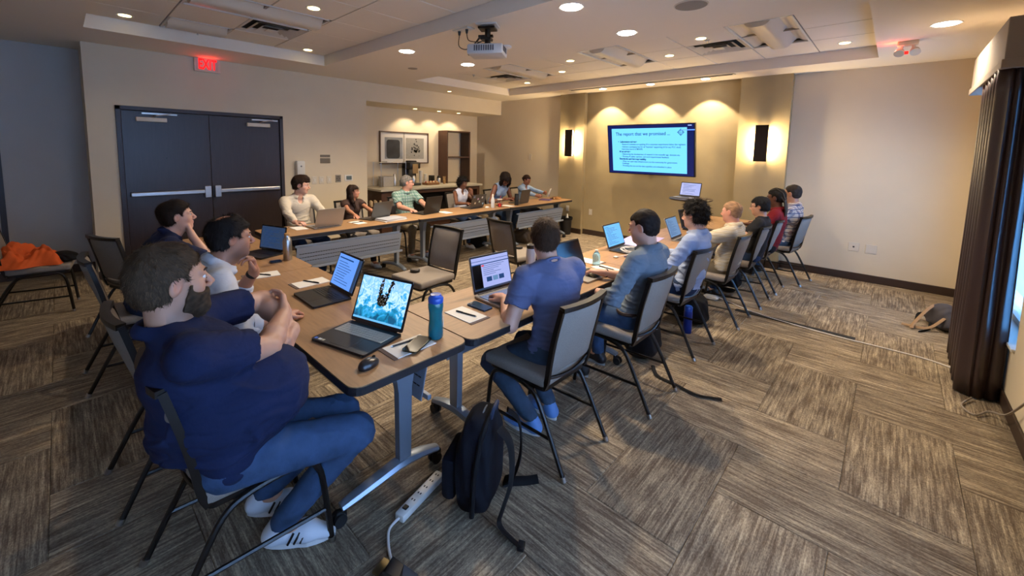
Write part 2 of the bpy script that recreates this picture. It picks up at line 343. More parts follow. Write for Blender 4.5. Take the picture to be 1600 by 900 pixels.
tr = MB().box((XA, -.52, 0), (XA+.02, -.47, 2.1)); trim = struct('trim_1', tr, M['frame']); MB().cyl((XA+.02, -.60, 1.0), (XA+.07, -.60, 1.0), .012).cyl((XA+.065, -.60, 1.0), (XA+.065, -.70, 1.0), .01).build('handle', M['black_metal'], trim)
# double door
fr = MB()
for y in (DY0, DY1-.05): fr.rbox((-.06, y, 0), (.022, y+.05, DH), .004)
fr.rbox((-.06, DY0, DH-.05), (.022, DY1, DH), .004); struct('trim_2', fr, M['frame'])
mid = (DY0+DY1)/2
for k, (a, b) in enumerate(((DY0+.053, mid-.002), (mid+.002, DY1-.053))):
    d = struct(f'door_{k+1}', MB().rbox((-.045, a, .008), (-.004, b, DH-.053), .003), M['door'])
    z = 1.035; e0, e1 = (a+.04, b-.02) if k == 0 else (a+.02, b-.03)
    MB().rbox((.012, e0, z-.026), (.052, e1, z+.026), .008).build('push_bar', M['steel'], d)
    lb = (b-.095, b-.02) if k == 0 else (a+.02, a+.095)
    MB().rbox((-.004, lb[0], z-.085), (.058, lb[1], z+.075), .006).build('latch_case', M['steel'], d)
    MB().rbox((-.004, e0-.005, z-.03), (.046, e0+.02, z+.03), .004).build('bar_end', M['black_plastic'], d) if k == 0 else MB().rbox((-.004, e1-.02, z-.03), (.046, e1+.005, z+.03), .004).build('bar_end', M['black_plastic'], d)
    c0 = a+.135 if k == 0 else b-.45
    MB().rbox((-.004, c0, 1.965), (.050, c0+.31, 2.02), .008).build('door_closer', M['cream_plastic'], d)
    MB().tube([(.03, c0+.17, 2.03), (.06, c0+.20, 2.045), (.035, c0+.36, 2.075)], .008, 6).box((-.01, c0+.06, 2.06), (.04, c0+.42, 2.078)).build('closer_arm', M['steel'], d)
    if k == 0: MB().cyl((-.005, a+.42, 1.50), (.004, a+.42, 1.50), .012, n=14).build('peephole', M['black_metal'], d)
# ceiling lamps
def downlight(x, y, z, r, lens, label, watts, group, color=NEUT, ang=150):
    t = thing('recessed_downlight', label, 'ceiling light', (x, y, z), 0, group)
    MB().lathe([(r, .0), (r+.018, -.004), (r+.02, -.001), (r+.02, .003)][::-1], n=28).build('trim_ring', M['white_plastic'], t, True)
    MB().lathe([(0.001, -.005), (r*.98, -.0055), (r, -.001)], n=28).build('lens', lens, t)
    if watts:
        l = spot('lamp', (x, y, z-.012), (0, 0, -1), watts, color, ang, .7, r*.8); l.parent = t; l.location = (0, 0, -.012); l['kind'] = 'structure'
    return t
for x, y, s_ in ((5.0, 2.95, 'top edge of the photo, largest round white lamp'), (5.0, 3.92, 'second nearest round white lamp on the flat ceiling band'), (2.6, 2.98, 'round white lamp left of the projector, over the doors side'), (2.6, 3.97, 'round white lamp just below and left of the projector')):
    downlight(x, y, H, .085, M['led'], s_, 120, 'large round lamps on the flat ceiling band')
downlight(7.26, 5.41, H, .085, M['led'], 'round white lamp near the curtain valance at right', 90, 'large round lamps on the flat ceiling band')
for x, n_ in ((2.955, 'leftmost'), (3.87, 'middle'), (4.76, 'rightmost')):
    t = downlight(x, 7.03, H, .06, M['led'], f'{n_} of the three lamps in the soffit above the television', 0, 'three lamps above the television')
    l = spot('lamp', (0, 0, 0), (0, .12, -1), 62, WARM, 88, .25, .02); l.parent = t; l.location = (0, 0, -.012)
SM = [(2.87, 1.755, 'small yellow lamp above the near edge of the left tray'), (1.067, 2.421, 'small yellow lamp in the corner tile of the left tray'), (1.107, .556, 'small yellow lamp at the far left end of the left tray'),
      (3.47, 5.19, 'small yellow lamp in the right tray left of the folded light panel'), (2.894, 5.80, 'small yellow lamp beside the middle folded light panel'), (4.694, 5.743, 'small yellow lamp right of the middle folded light panel'), (5.30, 5.12, 'small yellow lamp just above the right ceiling vent'), (6.494, 6.34, 'small yellow lamp nearest the right end of the tray'), (1.70, 6.33, 'small yellow lamp in the far left corner of the right tray')]
for x, y, s_ in SM: downlight(x, y, ZT, .052, M['led_small'], s_, 7, 'small recessed lamps in the two ceiling trays', WARM, 130)
for y, n_ in ((5.25, 'left'), (5.89, 'middle'), (6.46, 'right')): 
    t = downlight(-.48, y, NZ, .04, M['led_small'], f'{n_} small lamp in the niche soffit over the coffee counter', 0, 'three lamps in the niche soffit')
    l = spot('lamp', (0, 0, 0), (-.25, 0, -1), 15, WARM, 110, .5, .02); l.parent = t; l.location = (0, 0, -.01)
t = downlight(.30, 5.54, H, .035, M['led_small'], 'tiny lamp in the flat ceiling in front of the niche', 0, 'ceiling fittings')
# folded troffers, vents
def troffer(x0, y0, x1, y1, label):
    t = thing('light_troffer', label, 'ceiling light', ((x0+x1)/2, (y0+y1)/2, ZT), 0, 'unlit ceiling light panels'); w, d = (x1-x0)/2-.006, (y1-y0)/2-.006
    f_ = MB()
    for a, b in (((-w, -d, -.004), (-w+.02, d, .012)), ((w-.02, -d, -.004), (w, d, .012)), ((-w, -d, -.004), (w, -d+.02, .012)), ((-w, d-.02, -.004), (w, d, .012))): f_.box(a, b)
    f_.build('frame', M['white_plastic'], t)
    n = 24; g = []
    for j in (0, 1):
        row = []
        for i in range(n+1):
            u = -1+2*i/n; x = u*(w-.02); z = .012-.062*math.exp(-(u/.42)**4)+.034*math.exp(-((abs(u)-.62)/.16)**2)
            row.append((x, (-1+2*j)*(d-.02), z))
        g.append(row)
    MB().sheet(g).build('folded_lens', M['diffuser'], t, True)
    for row in g: MB().sheet([row, [(x, y, .05) for x, y, z in row]]).build('lens_end', M['diffuser'], t)
    MB().box((-w+.02, -d+.02, .05), (w-.02, d-.02, .055)).build('housing', M['white_plastic'], t)
for q, s_ in zip(FIX[:5], ('folded light panel in the left tray beside the ceiling vent', 'greyish light panel at the left end of the left tray above the exit sign', 'large folded light panel in the right tray, nearest the curtain', 'folded light panel in the middle of the right tray', 'folded light panel beside the far left vent')): troffer(*q, s_)
for q, s_ in zip(FIX[5:], ('far right folded light panel of the left tray, above the top edge', 'folded light panel of the left tray above the projector side')): troffer(*q, s_)
def vent(x0, y0, x1, y1, label):
    t = thing('ceiling_vent', label, 'vent', ((x0+x1)/2, (y0+y1)/2, ZT), 0, 'square ceiling air vents'); w = (x1-x0)/2-.006
    MB().box((-w, -w, .035), (w, w, .04)).build('duct', M['dark_board'], t)
    for k, s_ in enumerate((1., .72, .45)):
        a, b = w*s_, w*(s_-.17); za, zb = .002-.004*k, .022
        mb = MB()
        for r_ in range(4):
            R_ = R3('Z', 90*r_); mb.add([R_@Vector(v) for v in ((-a, -a, za), (a, -a, za), (b, -b, zb), (-b, -b, zb))], [(0, 1, 2, 3)]); mb.add([R_@Vector(v) for v in ((-a, -a, za+.004), (a, -a, za+.004), (b, -b, zb+.004), (-b, -b, zb+.004))], [(3, 2, 1, 0)])
        mb.build('louvre', M['cream_plastic'], t)
    c = w*.2; MB().rbox((-c, -c, -.012), (c, c, -.006), .002).build('centre_plate', M['cream_plastic'], t)
for q, s_ in zip(VEN, ('square air vent in the left ceiling tray', 'square air vent in the right ceiling tray near the large folded panel', 'small-looking square air vent in the far left of the right tray')): vent(*q, s_)
for x, y, z, s_ in ((.97, 1.2, ZT, 'small sprinkler head in the left tray'), (5.33, 5.25, ZT, 'small sprinkler head above the right vent'), (1.5, 5.1, ZT, 'small sprinkler head above the far left vent')):
    t = thing('sprinkler_head', s_, 'sprinkler', (x, y, z), 0, 'ceiling sprinklers'); MB().lathe([(.028, .0), (.026, -.006), (.008, -.01), (.006, -.03), (.014, -.034), (.012, -.036)], n=12).build('body', M['steel'], t, True)
t = thing('ceiling_speaker', 'round flush ceiling speaker with a grey grille at the top right', 'speaker', (5.75, 3.52, H)); MB().lathe([(.12, 0), (.118, -.006), (.10, -.009), (.02, -.010), (.001, -.011)], n=32).build('grille', mat('speaker_grille', '#8d857a', .8, noise=.3, nscale=400), t, True); MB().lathe([(.128, .0), (.128, -.004), (.119, -.007), (.119, 0)], n=32).build('rim', M['cream_plastic'], t, True)
t = thing('ceiling_speaker', 'round flush ceiling disc left of the middle lamp over the doors side', 'speaker', (1.75, 3.65, H)); MB().lathe([(.07, 0), (.068, -.005), (.001, -.007)], n=24).build('grille', mat('disc_grille', '#a0968a', .8), t, True)
t = thing('smoke_detector', 'white domed smoke detector on the ceiling behind the projector', 'smoke detector', (3.70, 3.55, H)); MB().lathe([(.075, 0), (.075, -.018), (.055, -.03), (.03, -.04), (.001, -.044)], n=28).build('dome', M['white_plastic'], t, True); MB().lathe([(.02, -.04), (.018, -.062), (.001, -.064)], n=14).build('sensor', M['cream_plastic'], t, True)
# projector
t = thing('projector', 'white ceiling projector hanging on a black bracket with looped cables', 'projector', (4.12, 2.86, 2.62), math.radians(32))
MB().rbox((-.17, -.125, -.05), (.17, .125, .045), .018).build('body', mat('projector_white', '#c4c2bd', .45), t, True)
g = MB()
for i in range(9): g.box((-.10+.022*i, -.129, -.02), (-.088+.022*i, -.124, .03))
g.build('air_grille', mat('grille_grey', '#55565a', .6), t); g = MB()
for i in range(5): g.box((.168, -.10+.034*i, -.02), (.173, -.08+.034*i, .03))
g.build('side_grille', mat('grille_grey', '#55565a', .6), t)
MB().cyl((-.17, .02, 0), (-.195, .02, 0), .035, .03, 20).build('lens', M['black_plastic'], t, True)
MB().box((-.05, -.06, .045), (.05, .06, .06)).cyl((0, 0, .06), (0, 0, .20), .028).rbox((-.08, -.07, .195), (.08, .07, .215), .004).box((-.09, -.01, .13), (.05, .03, .15)).box((-.06, -.05, .10), (.04, .05, .12)).build('bracket', M['black_metal'], t)
MB().rbox((-.10, -.09, .228), (.10, .09, .24), .004).build('mount_plate', M['white_plastic'], t)
t2 = thing('ceiling_socket_plate', 'white ceiling socket plate with two black plugs beside the projector', 'socket', (3.83, 2.80, H)); MB().rbox((-.10, -.05, -.012), (.12, .05, 0), .004).build('plate', M['white_plastic'], t2)
for x in (-.05, .06):
    MB().cyl((x, 0, -.01), (x, 0, -.05), .016, .010, 12).build('plug', M['black_plastic'], t2, True)
tag(MB().tube(smooth_path([(3.78, 2.80, 2.81), (3.80, 2.78, 2.70), (3.90, 2.80, 2.66), (4.02, 2.84, 2.74), (4.06, 2.80, 2.74), (4.02, 2.74, 2.62), (4.0, 2.76, 2.60)]), .0045, 6).build('power_cable', M['black_plastic'], smooth=True), 'looped black cable hanging from the left plug to the projector', 'cable')
tag(MB().tube(smooth_path([(3.89, 2.80, 2.81), (3.92, 2.80, 2.74), (4.0, 2.84, 2.72), (4.10, 2.80, 2.70), (4.05, 2.74, 2.66), (4.06, 2.76, 2.62)]), .0045, 6).build('signal_cable', M['black_plastic'], smooth=True), 'shorter black cable from the right plug to the projector', 'cable')
# exit sign
t = thing('exit_sign', 'red lit EXIT sign in a pale housing on the wall above the double doors', 'exit sign', (.0, 1.475, 2.775))
MB().rbox((.0, -.15, -.095), (.05, .15, .085), .006).build('housing', M['cream_plastic'], t)
MB().rbox((.05, -.125, -.075), (.053, .125, .070), .002).build('face_plate', mat('exit_face', '#b8aca4', .5), t)
def text(body, size, m, parent, name, M4, align='CENTER', extrude=.0008, bold=0.):
    cu = bpy.data.curves.new(name, 'FONT'); cu.body = body; cu.size = size; cu.align_x = align; cu.align_y = 'CENTER'; cu.extrude = extrude; cu.offset = bold
    o = bpy.data.objects.new(name, cu); COL.objects.link(o); dg = bpy.context.evaluated_depsgraph_get(); me = bpy.data.meshes.new_from_object(o.evaluated_get(dg)); bpy.data.objects.remove(o)
    me.materials.clear(); me.materials.append(m); o = bpy.data.objects.new(name, me); COL.objects.link(o); o.parent = parent; o.matrix_local = M4; return o
FX = Matrix(((0, 0, 1, 0), (1, 0, 0, 0), (0, 1, 0, 0), (0, 0, 0, 1)))       # text facing +x, reading along +y
FY = Matrix(((1, 0, 0, 0), (0, 0, -1, 0), (0, 1, 0, 0), (0, 0, 0, 1)))      # text facing -y, reading along +x
text('EXIT', .185, M['red_glow'], t, 'letters', Matrix.Translation((.054, 0, -.002))@FX@Matrix.Diagonal((.56, 1.02, 1, 1)), bold=.005)
l = bpy.data.lights.new('exit_glow', 'AREA'); l.energy = .45; l.color = (1, .05, .03); l.size = .25; l.size_y = .13; l.shape = 'RECTANGLE'; lo = bpy.data.objects.new('exit_glow', l); COL.objects.link(lo); lo.parent = t; lo.location = (.07, 0, 0); lo.rotation_euler = (0, -PI/2, 0); lo['kind'] = 'structure'
t = thing('alarm_strobe', 'small pale ceiling strobe with two lamp heads glowing red near the curtain valance', 'emergency light', (7.03, 6.0, H))
MB().rbox((-.08, -.05, -.04), (.08, .05, 0), .008).build('base', M['cream_plastic'], t)
for s_ in (1, -1): MB().cyl((.04*s_, 0, -.04), (.055*s_, -.02, -.10), .012, .02, 12).cyl((.055*s_, -.02, -.09), (.06*s_, -.05, -.12), .035, .042, 18).build('lamp_head', M['cream_plastic'], t, True)
MB().rbox((-.03, -.045, -.13), (.01, -.03, -.10), .004).build('red_lens', M['red_glow'], t)
l = bpy.data.lights.new('red_glow', 'POINT'); l.energy = .6; l.color = (1, .1, .06); l.shadow_soft_size = .02; lo = bpy.data.objects.new('red_glow', l); COL.objects.link(lo); lo.parent = t; lo.location = (-.11, -.02, -.07)
# projection screen housing under the far edge of the tray
t = thing('projection_screen_case', 'long pale rolled projection screen case under the soffit above the television', 'projector screen', (3.80, 6.82, H))
MB().rbox((-1.43, -.055, -.0), (1.43, .055, .12), .01).rbox((-1.43, -.05, -.008), (1.43, .06, .0), .003).build('case', mat('screen_case', '#a29b90', .5), t)
MB().box((-1.40, -.012, -.016), (1.40, .0, -.006)).build('slot', M['black_plastic'], t)
# television
tv = thing('television', 'large black wall television showing a pale blue slide with text', 'television', (3.83, 7.20, 1.745)); tv.rotation_euler = (math.radians(10), 0, 0)
MB().rbox((-.795, -.02, -.455), (.795, .035, .455), .008).build('case', M['black_plastic'], tv); MB().box((-.775, -.0225, -.44), (.775, -.0205, .44)).build('screen', M['bezel_blue'], tv)
MB().box((-.70, -.0245, -.40), (.665, -.0228, .385)).build('slide', M['scr_tv'], tv)
MB().box((-.2, .035, -.2), (.2, .10, .2)).build('wall_bracket', M['black_metal'], tv)
SL = [(-.62, .285, .085, 'The report that we promised ...', .0008), (-.575, .145, .046, '\u2022  Laboratory science', .0018), (-.53, .098, .038, '-  Research scientists are applying AI to automate experiments below the registers', .0005), (-.53, .052, .038, '-  Address a packaging loss for all "business" supporting AI for any PCC study', .0005), (-.51, .010, .038, 'improving source of MFAPIS', .0005),
      (-.56, -.036, .046, 'AI as science', .0018), (-.53, -.083, .038, '-  Refactoring the development of research in the scientific age, domains etc.', .0005), (-.53, -.127, .038, '-  Phrasing AI safety, sponsor, and work experimental feedback', .0005), (-.56, -.172, .046, 'Standards and Interoperability', .0018),
      (-.53, -.218, .038, '-  What can open data infrastructure can the community for government', .0005), (-.51, -.258, .038, 'Challenge', .0005), (-.53, -.300, .038, '-  Providing the use and the data capability and embedded in place', .0005)]
for x, z, s_, b_, bo in SL: text(b_, s_, M['ink'], tv, 'slide_text', Matrix.Translation((x, -.0255, z))@FY@Matrix.Diagonal((.92, 1, 1, 1)), 'LEFT', bold=bo)
lg = MB()
for i in range(-2, 3):
    for j in range(-2, 3):
        if abs(i)+abs(j) <= 4 and (abs(i) == 2 or abs(j) == 2 or (i == 0 and j == 0) or (i+j) % 2 == 0):
            a = .0125; cx, cz = .565+(i+j)*a, .305+(i-j)*a; lg.add([(cx-a*.8, -.0255, cz), (cx, -.0255, cz-a*.8), (cx+a*.8, -.0255, cz), (cx, -.0255, cz+a*.8)], [(0, 1, 2, 3)])
lg.build('slide_logo', mat('logo_ink', '#0a2a5a', .5, emit='#0a2f80', es=.3), tv); MB().box((.57, -.0256, .335), (.79, -.0250, .350)).build('menu_strip', screen_mat('menu', '#5a8cff', .8), tv); MB().box((.68, -.0256, .412), (.74, -.0250, .424)).build('clock_strip', screen_mat('clockm', '#9ab0ff', .8), tv)
# sconces
def sconce(x, label):
    t = thing('wall_sconce', label, 'wall lamp', (x, PL, 1.86), 0, 'pair of wall sconces beside the television'); zh = .26
    MB().rbox((-.055, -.10, -zh), (.055, -.012, zh), .012).build('diffuser', M['glow'], t, True)
    MB().rbox((-.085, -.122, -zh-.01), (.085, -.100, zh+.01), .004).build('front_plate', M['brown_metal'], t); MB().box((-.055, -.012, -zh), (.055, .0, zh)).build('back_plate', M['brown_metal'], t)
    for s_ in (1, -1):
        l = bpy.data.lights.new('sconce_lamp', 'AREA'); l.shape = 'RECTANGLE'; l.size = .42; l.size_y = .07; l.energy = 9; l.color = (1, .74, .42); o = bpy.data.objects.new('sconce_lamp', l); COL.objects.link(o); o.parent = t; o.location = (.06*s_, -.055, 0); o.rotation_euler = (0, -PI/2*s_, 0); o['kind'] = 'structure'
    return t
sconce(2.14, 'brown glowing wall sconce left of the television'); sconce(5.56, 'brown glowing wall sconce right of the television')
# valance and curtain
t = thing('curtain_valance', 'boxy taupe padded valance over the window at the right edge', 'valance', (7.5, 5.13, 2.29)); vm = mat('valance_fabric', '#9a8d80', .8, bump=.2, bscale=250)
MB().rbox((0, -.83, .045), (.205, .82, .32), .006).build('box', vm, t); MB().rbox((-.012, -.842, -.01), (.205, .83, .05), .006).build('hem_band', vm, t)
t = thing('curtain', 'dark brown floor-length pleated curtain hanging below the valance', 'curtain', (7.5, 4.3, 0))
path = []; n = 150
for i in range(n+1):
    u = i/n
    if u < .28: v = u/.28; x, y = .185-.165*v, .06-.035*v
    else: v = (u-.28)/.72; x, y = .02+.02*v, .025+.98*v
    ph = u*2*PI*8.5; path.append((x+.032*math.sin(ph)*(u > .22)+.0, y+.018*math.sin(ph*1.0+1.3)*(u <= .28)))
g = []
for k in range(15):
    z = .012+(2.29-.012)*k/14; s_ = 1+.10*(1-k/14)
    g.append([(x*s_-.005*(1-k/14)+.006*math.sin(i*.35+k*.4)*(1-k/14), y+.01*(1-k/14)*math.sin(i*.21), z) for i, (x, y) in enumerate(path)])
MB().sheet(g).build('drape', M['curtain_fab'], t, True).modifiers.new('thick', 'SOLIDIFY').thickness = .003
# wall fittings
def plate(name, label, cat, p, axis, w, h, m=None, det=None, group=None):
    t = thing(name, label, cat, p, 0, group); m = m or M['cream_plastic']
    if axis == 'x': MB().rbox((0, -w/2, -h/2), (.008, w/2, h/2), .003).build('cover_plate', m, t)
    else: MB().rbox((-w/2, -.008, -h/2), (w/2, 0, h/2), .003).build('cover_plate', m, t)
    if det == 'outlet':
        for dz in (-.02, .02):
            mb = MB(); lo, hi = (-.015, -.011, dz-.012), (.015, -.007, dz+.012)
            if axis == 'x': lo, hi = (.007, -.015, dz-.012), (.011, .015, dz+.012)
            mb.rbox(lo, hi, .003).build('socket', M['white_plastic'], t)
    if det == 'switch':
        MB().rbox((.007, -.012, -.025), (.013, .012, .025), .003).build('rocker', M['white_plastic'], t)
    if det == 'jack': MB().box((-.01, -.0105, -.01), (.01, -.007, .01)).build('jack', M['black_plastic'], t)
    return t
t = thing('soap_dispenser', 'white wall dispenser right of the double doors', 'dispenser', (0, 2.66, 1.34)); MB().rbox((0, -.065, -.12), (.10, .065, .12), .02).build('body', M['white_plastic'], t, True); MB().rbox((.03, -.03, -.135), (.09, .03, -.12), .005).build('nozzle', mat('nozzle_grey', '#6a6a6c', .5), t); MB().lathe([(.014, 0), (.012, .004), (.001, .005)], n=14, M3=R3('Y', 90), c=(.10, .0, .03)).build('sensor', mat('nozzle_grey', '#6a6a6c', .5), t)
plate('room_sign', 'upper thin brown sign plate on the wall right of the doors', 'sign', (0, 3.09, 1.535), 'x', .17, .04, mat('sign_taupe', '#6e665a', .6)); plate('room_sign', 'lower taller brown sign plate on the wall right of the doors', 'sign', (0, 3.09, 1.455), 'x', .17, .085, mat('sign_taupe', '#6e665a', .6))
for y, s_ in ((2.90, 'light switch nearest the seated man in the cream shirt'), (3.02, 'middle light switch of the row under the brown signs'), (3.15, 'right light switch of the row under the brown signs')): plate('light_switch', s_, 'switch', (0, y, 1.13), 'x', .08, .125, det='switch', group='light switches by the doors')
t = plate('keypad', 'small grey keypad left of the thermostat', 'keypad', (0, 3.31, 1.145), 'x', .10, .13, mat('keypad_grey', '#8a8378', .5))
for i in range(3):
    for j in range(3): MB().rbox((.007, -.034+.025*i, -.04+.03*j), (.012, -.016+.025*i, -.02+.03*j), .002, seg=1).build('button', M['black_plastic'] if (i+j) % 2 else mat('btn', '#504a44', .5), t)
t = plate('thermostat', 'white thermostat with a grey display left of the coffee niche', 'thermostat', (0, 3.50, 1.15), 'x', .15, .11, M['white_plastic']); MB().rbox((.008, -.045, -.03), (.022, .05, .035), .004).build('display', mat('lcd', '#55625f', .3), t)
plate('power_outlet', 'white outlet low on the olive wall left of the television', 'outlet', (2.60, PN, .47), 'y', .075, .12, det='outlet')
plate('power_outlet', 'white outlet low on the olive pillar above the black bin', 'outlet', (2.10, PL, .50), 'y', .075, .12, det='outlet')
plate('power_outlet', 'square white outlet low on the right wall, left one with a dark socket', 'outlet', (6.715, YT, .46), 'y', .115, .12, det='jack'); plate('power_outlet', 'square white blank outlet low on the right wall, right one of two', 'outlet', (6.895, YT, .455), 'y', .115, .12)
plate('wall_plate', 'pale blank plate on the front wall above the bent woman', 'wall plate', (.95, YT, 1.55), 'y', .08, .13)
# coffee niche
ct = thing('coffee_counter', 'dark wood coffee counter with open base in the niche', 'counter', (XN, 5.45, 0))
MB().rbox((.02, -1.28, .05), (.80, -.62, .86), .004).build('cabinet', M['cab'], ct); MB().rbox((.02, 1.22, .05), (.80, 1.30, .86), .004).build('end_panel', M['cab'], ct); MB().box((.02, -.62, .78), (.80, 1.22, .86)).build('apron', M['cab'], ct); MB().box((.02, -.62, .05), (.06, 1.22, .78)).build('back_panel', M['dark_board'], ct)
MB().box((.10, -.6, .05), (.78, 1.2, .10)).build('plinth', M['cab'], ct)
tag(MB().rbox((XN+.002, 4.12, .86), (.03, 6.78, .90), .006).build('countertop', M['counter']), 'long pale stone countertop on the coffee counter', 'countertop')
sh_ = thing('shelf_unit', 'tall dark wood open shelf unit with two openings on the counter', 'shelf', (XN, 6.15, .90))
MB().rbox((0, 0, 0), (.33, .03, 1.22), .003).build('side_panel', M['cab'], sh_); MB().rbox((0, .69, 0), (.33, .72, 1.22), .003).build('side_panel', M['cab'], sh_); MB().rbox((0, .03, 1.19), (.33, .69, 1.22), .003).build('top_panel', M['cab'], sh_); MB().rbox((0, .03, .59), (.33, .69, .62), .003).build('shelf', M['cab'], sh_)
pf = thing('framed_artwork', 'dark-framed picture with two abstract grey and blue prints above the coffee machine', 'picture', (XN, 5.225, 1.70))
fm = MB()
for lo, hi in (((0, -.625, -.345), (.03, -.60, .345)), ((0, .60, -.345), (.03, .625, .345)), ((0, -.6, .32), (.03, .6, .345)), ((0, -.6, -.345), (.03, .6, -.32))): fm.rbox(lo, hi, .003)
fm.build('frame', M['cab'], pf); MB().box((.002, -.6, -.32), (.010, .6, .32)).build('mount', mat('picture_mount', '#c9c4bd', .7), pf); MB().box((.010, -.04, -.32), (.016, -.005, .32)).build('divider', mat('divider', '#a29a90', .5), pf)
MB().box((.0105, -.50, -.24), (.0115, -.06, .22)).build('print', mat('blue_print', '#7d8084', .6, noise=.3, nscale=3), pf)
bl = MB(); pts = rrect(-.46, -.23, -.13, .17, .06); bl.poly3([(.0125, y, z) for y, z in pts], [(.0115, y, z) for y, z in pts]); bl.build('dark_shape', mat('dark_print', '#24262a', .6, noise=.5, nscale=5), pf)
MB().box((.0105, .02, -.24), (.0115, .50, .22)).build('print', mat('pale_print', '#8f8c86', .7, noise=.15, nscale=60), pf); bl = MB(); rr_ = random.Random(3)
for i in range(34):
    y, z = rr_.gauss(.27, .055), rr_.gauss(-.02, .065); s_ = rr_.uniform(.008, .028); bl.poly3([(.0125, y+s_*math.cos(a), z+s_*math.sin(a)) for a in (0, 1.3, 2.4, 3.9, 5.1)], [(.0116, y+s_*math.cos(a), z+s_*math.sin(a)) for a in (0, 1.3, 2.4, 3.9, 5.1)])
bl.build('ink_shape', mat('ink_print', '#3a3936', .7), pf)
t = thing('wire_shelf', 'clear acrylic guard shelf over the steel box on the counter', 'shelf', (-.60, 4.72, .90)); MB().box((-.16, -.32, .49), (.16, .28, .496)).build('top', M['white_plastic'], t)
for x in (-.15, .15):
    for y in (-.31, .27): MB().cyl((x, y, 0), (x, y, .49), .006, n=8).build('post', M['steel'], t)
MB().rbox((-.10, -.14, .496), (.10, .0, .52), .005).build('napkins', M['paper'], t)
t = thing('ice_bucket', 'square brushed steel box on the counter', 'container', (-.58, 4.60, .90)); MB().rbox((-.10, -.12, 0), (.10, .12, .20), .008).build('box', M['steel'], t); MB().rbox((-.102, -.122, .20), (.102, .122, .212), .003).build('lid', M['steel'], t)
t = thing('milk_jug', 'steel cylinder jug beside the square steel box', 'jug', (-.58, 4.80, .90)); MB().lathe([(.045, 0), (.047, .01), (.045, .19), (.03, .22), (.028, .25), (.001, .255)], n=20).build('jug', M['steel'], t, True)
for k, (dx, dy) in enumerate(((0, 0), (.02, .09), (-.06, .05))):
    t = thing('glass_tumbler', ['blue-tinted glass nearest the steel jug', 'blue-tinted glass right of the other glasses', 'blue-tinted glass at the back of the three'][k], 'glass', (-.52+dx, 4.92+dy, .90), 0, 'glasses beside the steel jug'); MB().lathe([(.03, 0), (.036, .12), (.033, .12), (.028, .008), (.001, .008)], n=16).build('tumbler', mat('blue_glass', '#7fa0c0', .1, trans=.7), t, True)
t = thing('coffee_machine', 'tall black coffee brewer below the framed picture', 'coffee machine', (-.55, 5.20, .90))
MB().rbox((-.16, -.14, 0), (.16, .14, .05), .01).rbox((-.16, -.14, .05), (-.02, .14, .42), .01).rbox((-.16, -.14, .36), (.14, .14, .50), .02).build('body', M['black_plastic'], t, True); MB().rbox((.135, -.07, .26), (.15, .07, .46), .006).build('front_panel', mat('coffee_brass', '#8c7350', .35, .5), t); MB().lathe([(.12, .0), (.11, .03), (.001, .035)], n=24, c=(-.01, 0, .50)).build('lid', M['black_plastic'], t, True); MB().lathe([(.055, .05), (.065, .10), (.045, .20), (.04, .21), (.001, .21)], n=20, c=(.07, 0, 0)).build('carafe', M['steel'], t, True)
for k in range(2):
    t = thing('cup_stack', ['tall stack of white paper cups right of the coffee brewer', 'shorter stack of white paper cups behind the sugar caddy'][k], 'cups', (-.60, 5.48+.12*k, .90)); mb = MB(); n_ = 12-4*k
    for i in range(n_): mb.lathe([(.028, .012*i), (.040, .10+.018*i), (.042, .102+.018*i), (.042, .106+.018*i)], n=16)
    mb.build('cups', M['white_plastic'], t, True)
t = thing('dark_canister', 'small dark square canister behind the basket of sachets', 'canister', (-.66, 5.82, .90)); MB().rbox((-.05, -.05, 0), (.05, .05, .19), .006).build('canister', M['black_plastic'], t)
t = thing('sachet_basket', 'shallow brown basket of red and white sachets on the counter', 'basket', (-.42, 5.62, .90)); MB().rbox((-.10, -.17, 0), (.10, .17, .05), .01).build('basket', mat('wicker', '#7a5433', .8, noise=.4, nscale=90), t)
for i in range(12): MB().rbox((-.012, -.025, 0), (.012, .025, .06), .003, R3('X', 12*((i % 3)-1)), (-.06+.06*(i % 3), -.13+.085*(i//3), .02), 1).build('sachet', mat('sachet', ['#c9c4bd', '#a8382e', '#c9b28a'][i % 3], .6), t)
t = thing('coffee_carafe', 'small black and steel insulated carafe on the counter', 'carafe', (-.45, 5.68+.02, .90)); t.location.y = 5.86; MB().lathe([(.05, 0), (.052, .01), (.05, .12), (.045, .14)], n=20).build('body', M['steel'], t, True); MB().lathe([(.046, .14), (.03, .17), (.03, .19), (.001, .195)], n=20).build('lid', M['black_plastic'], t, True); MB().tube([(0, .03, .17), (0, .085, .16), (0, .09, .08), (0, .05, .04)], .008, 6).build('handle', M['black_plastic'], t, True)
t = thing('stir_stick_cup', 'small cup of wooden stir sticks left of the shelf unit', 'cup', (-.45, 6.02, .90)); MB().lathe([(.03, 0), (.035, .09), (.032, .09), (.001, .01)], n=16).build('cup', mat('kraft', '#a07c4e', .8), t, True); mb = MB()
for i in range(10): a = i*.63; mb.cyl((.012*math.cos(a), .012*math.sin(a), .02), (.03*math.cos(a), .03*math.sin(a), .17), .003, n=5)
mb.build('stir_sticks', mat('birch', '#c9a877', .8), t)
rr_ = random.Random(5)
for i in range(5):
    t = thing('supply_jar', ('first', 'second', 'third', 'fourth', 'last')[i]+' small jar from the left on the low stand beside the counter', 'jar', (.02+.001*i-.12*(i % 2), 3.93+.045*i-.0, .60), 0, 'jars under the counter left end'); MB().lathe([(.022, 0), (.022, .09), (.018, .10), (.001, .10)], n=12).build('jar', mat('jar_tan', '#b39a78', .5), t, True)
tag(MB().box((-.5, 3.87, .585), (.06, 4.14, .60)).box((-.5, 3.87, .0), (.06, 3.89, .585)).build('low_stand', M['cab']), 'small dark stand at the left end of the counter', 'stand')
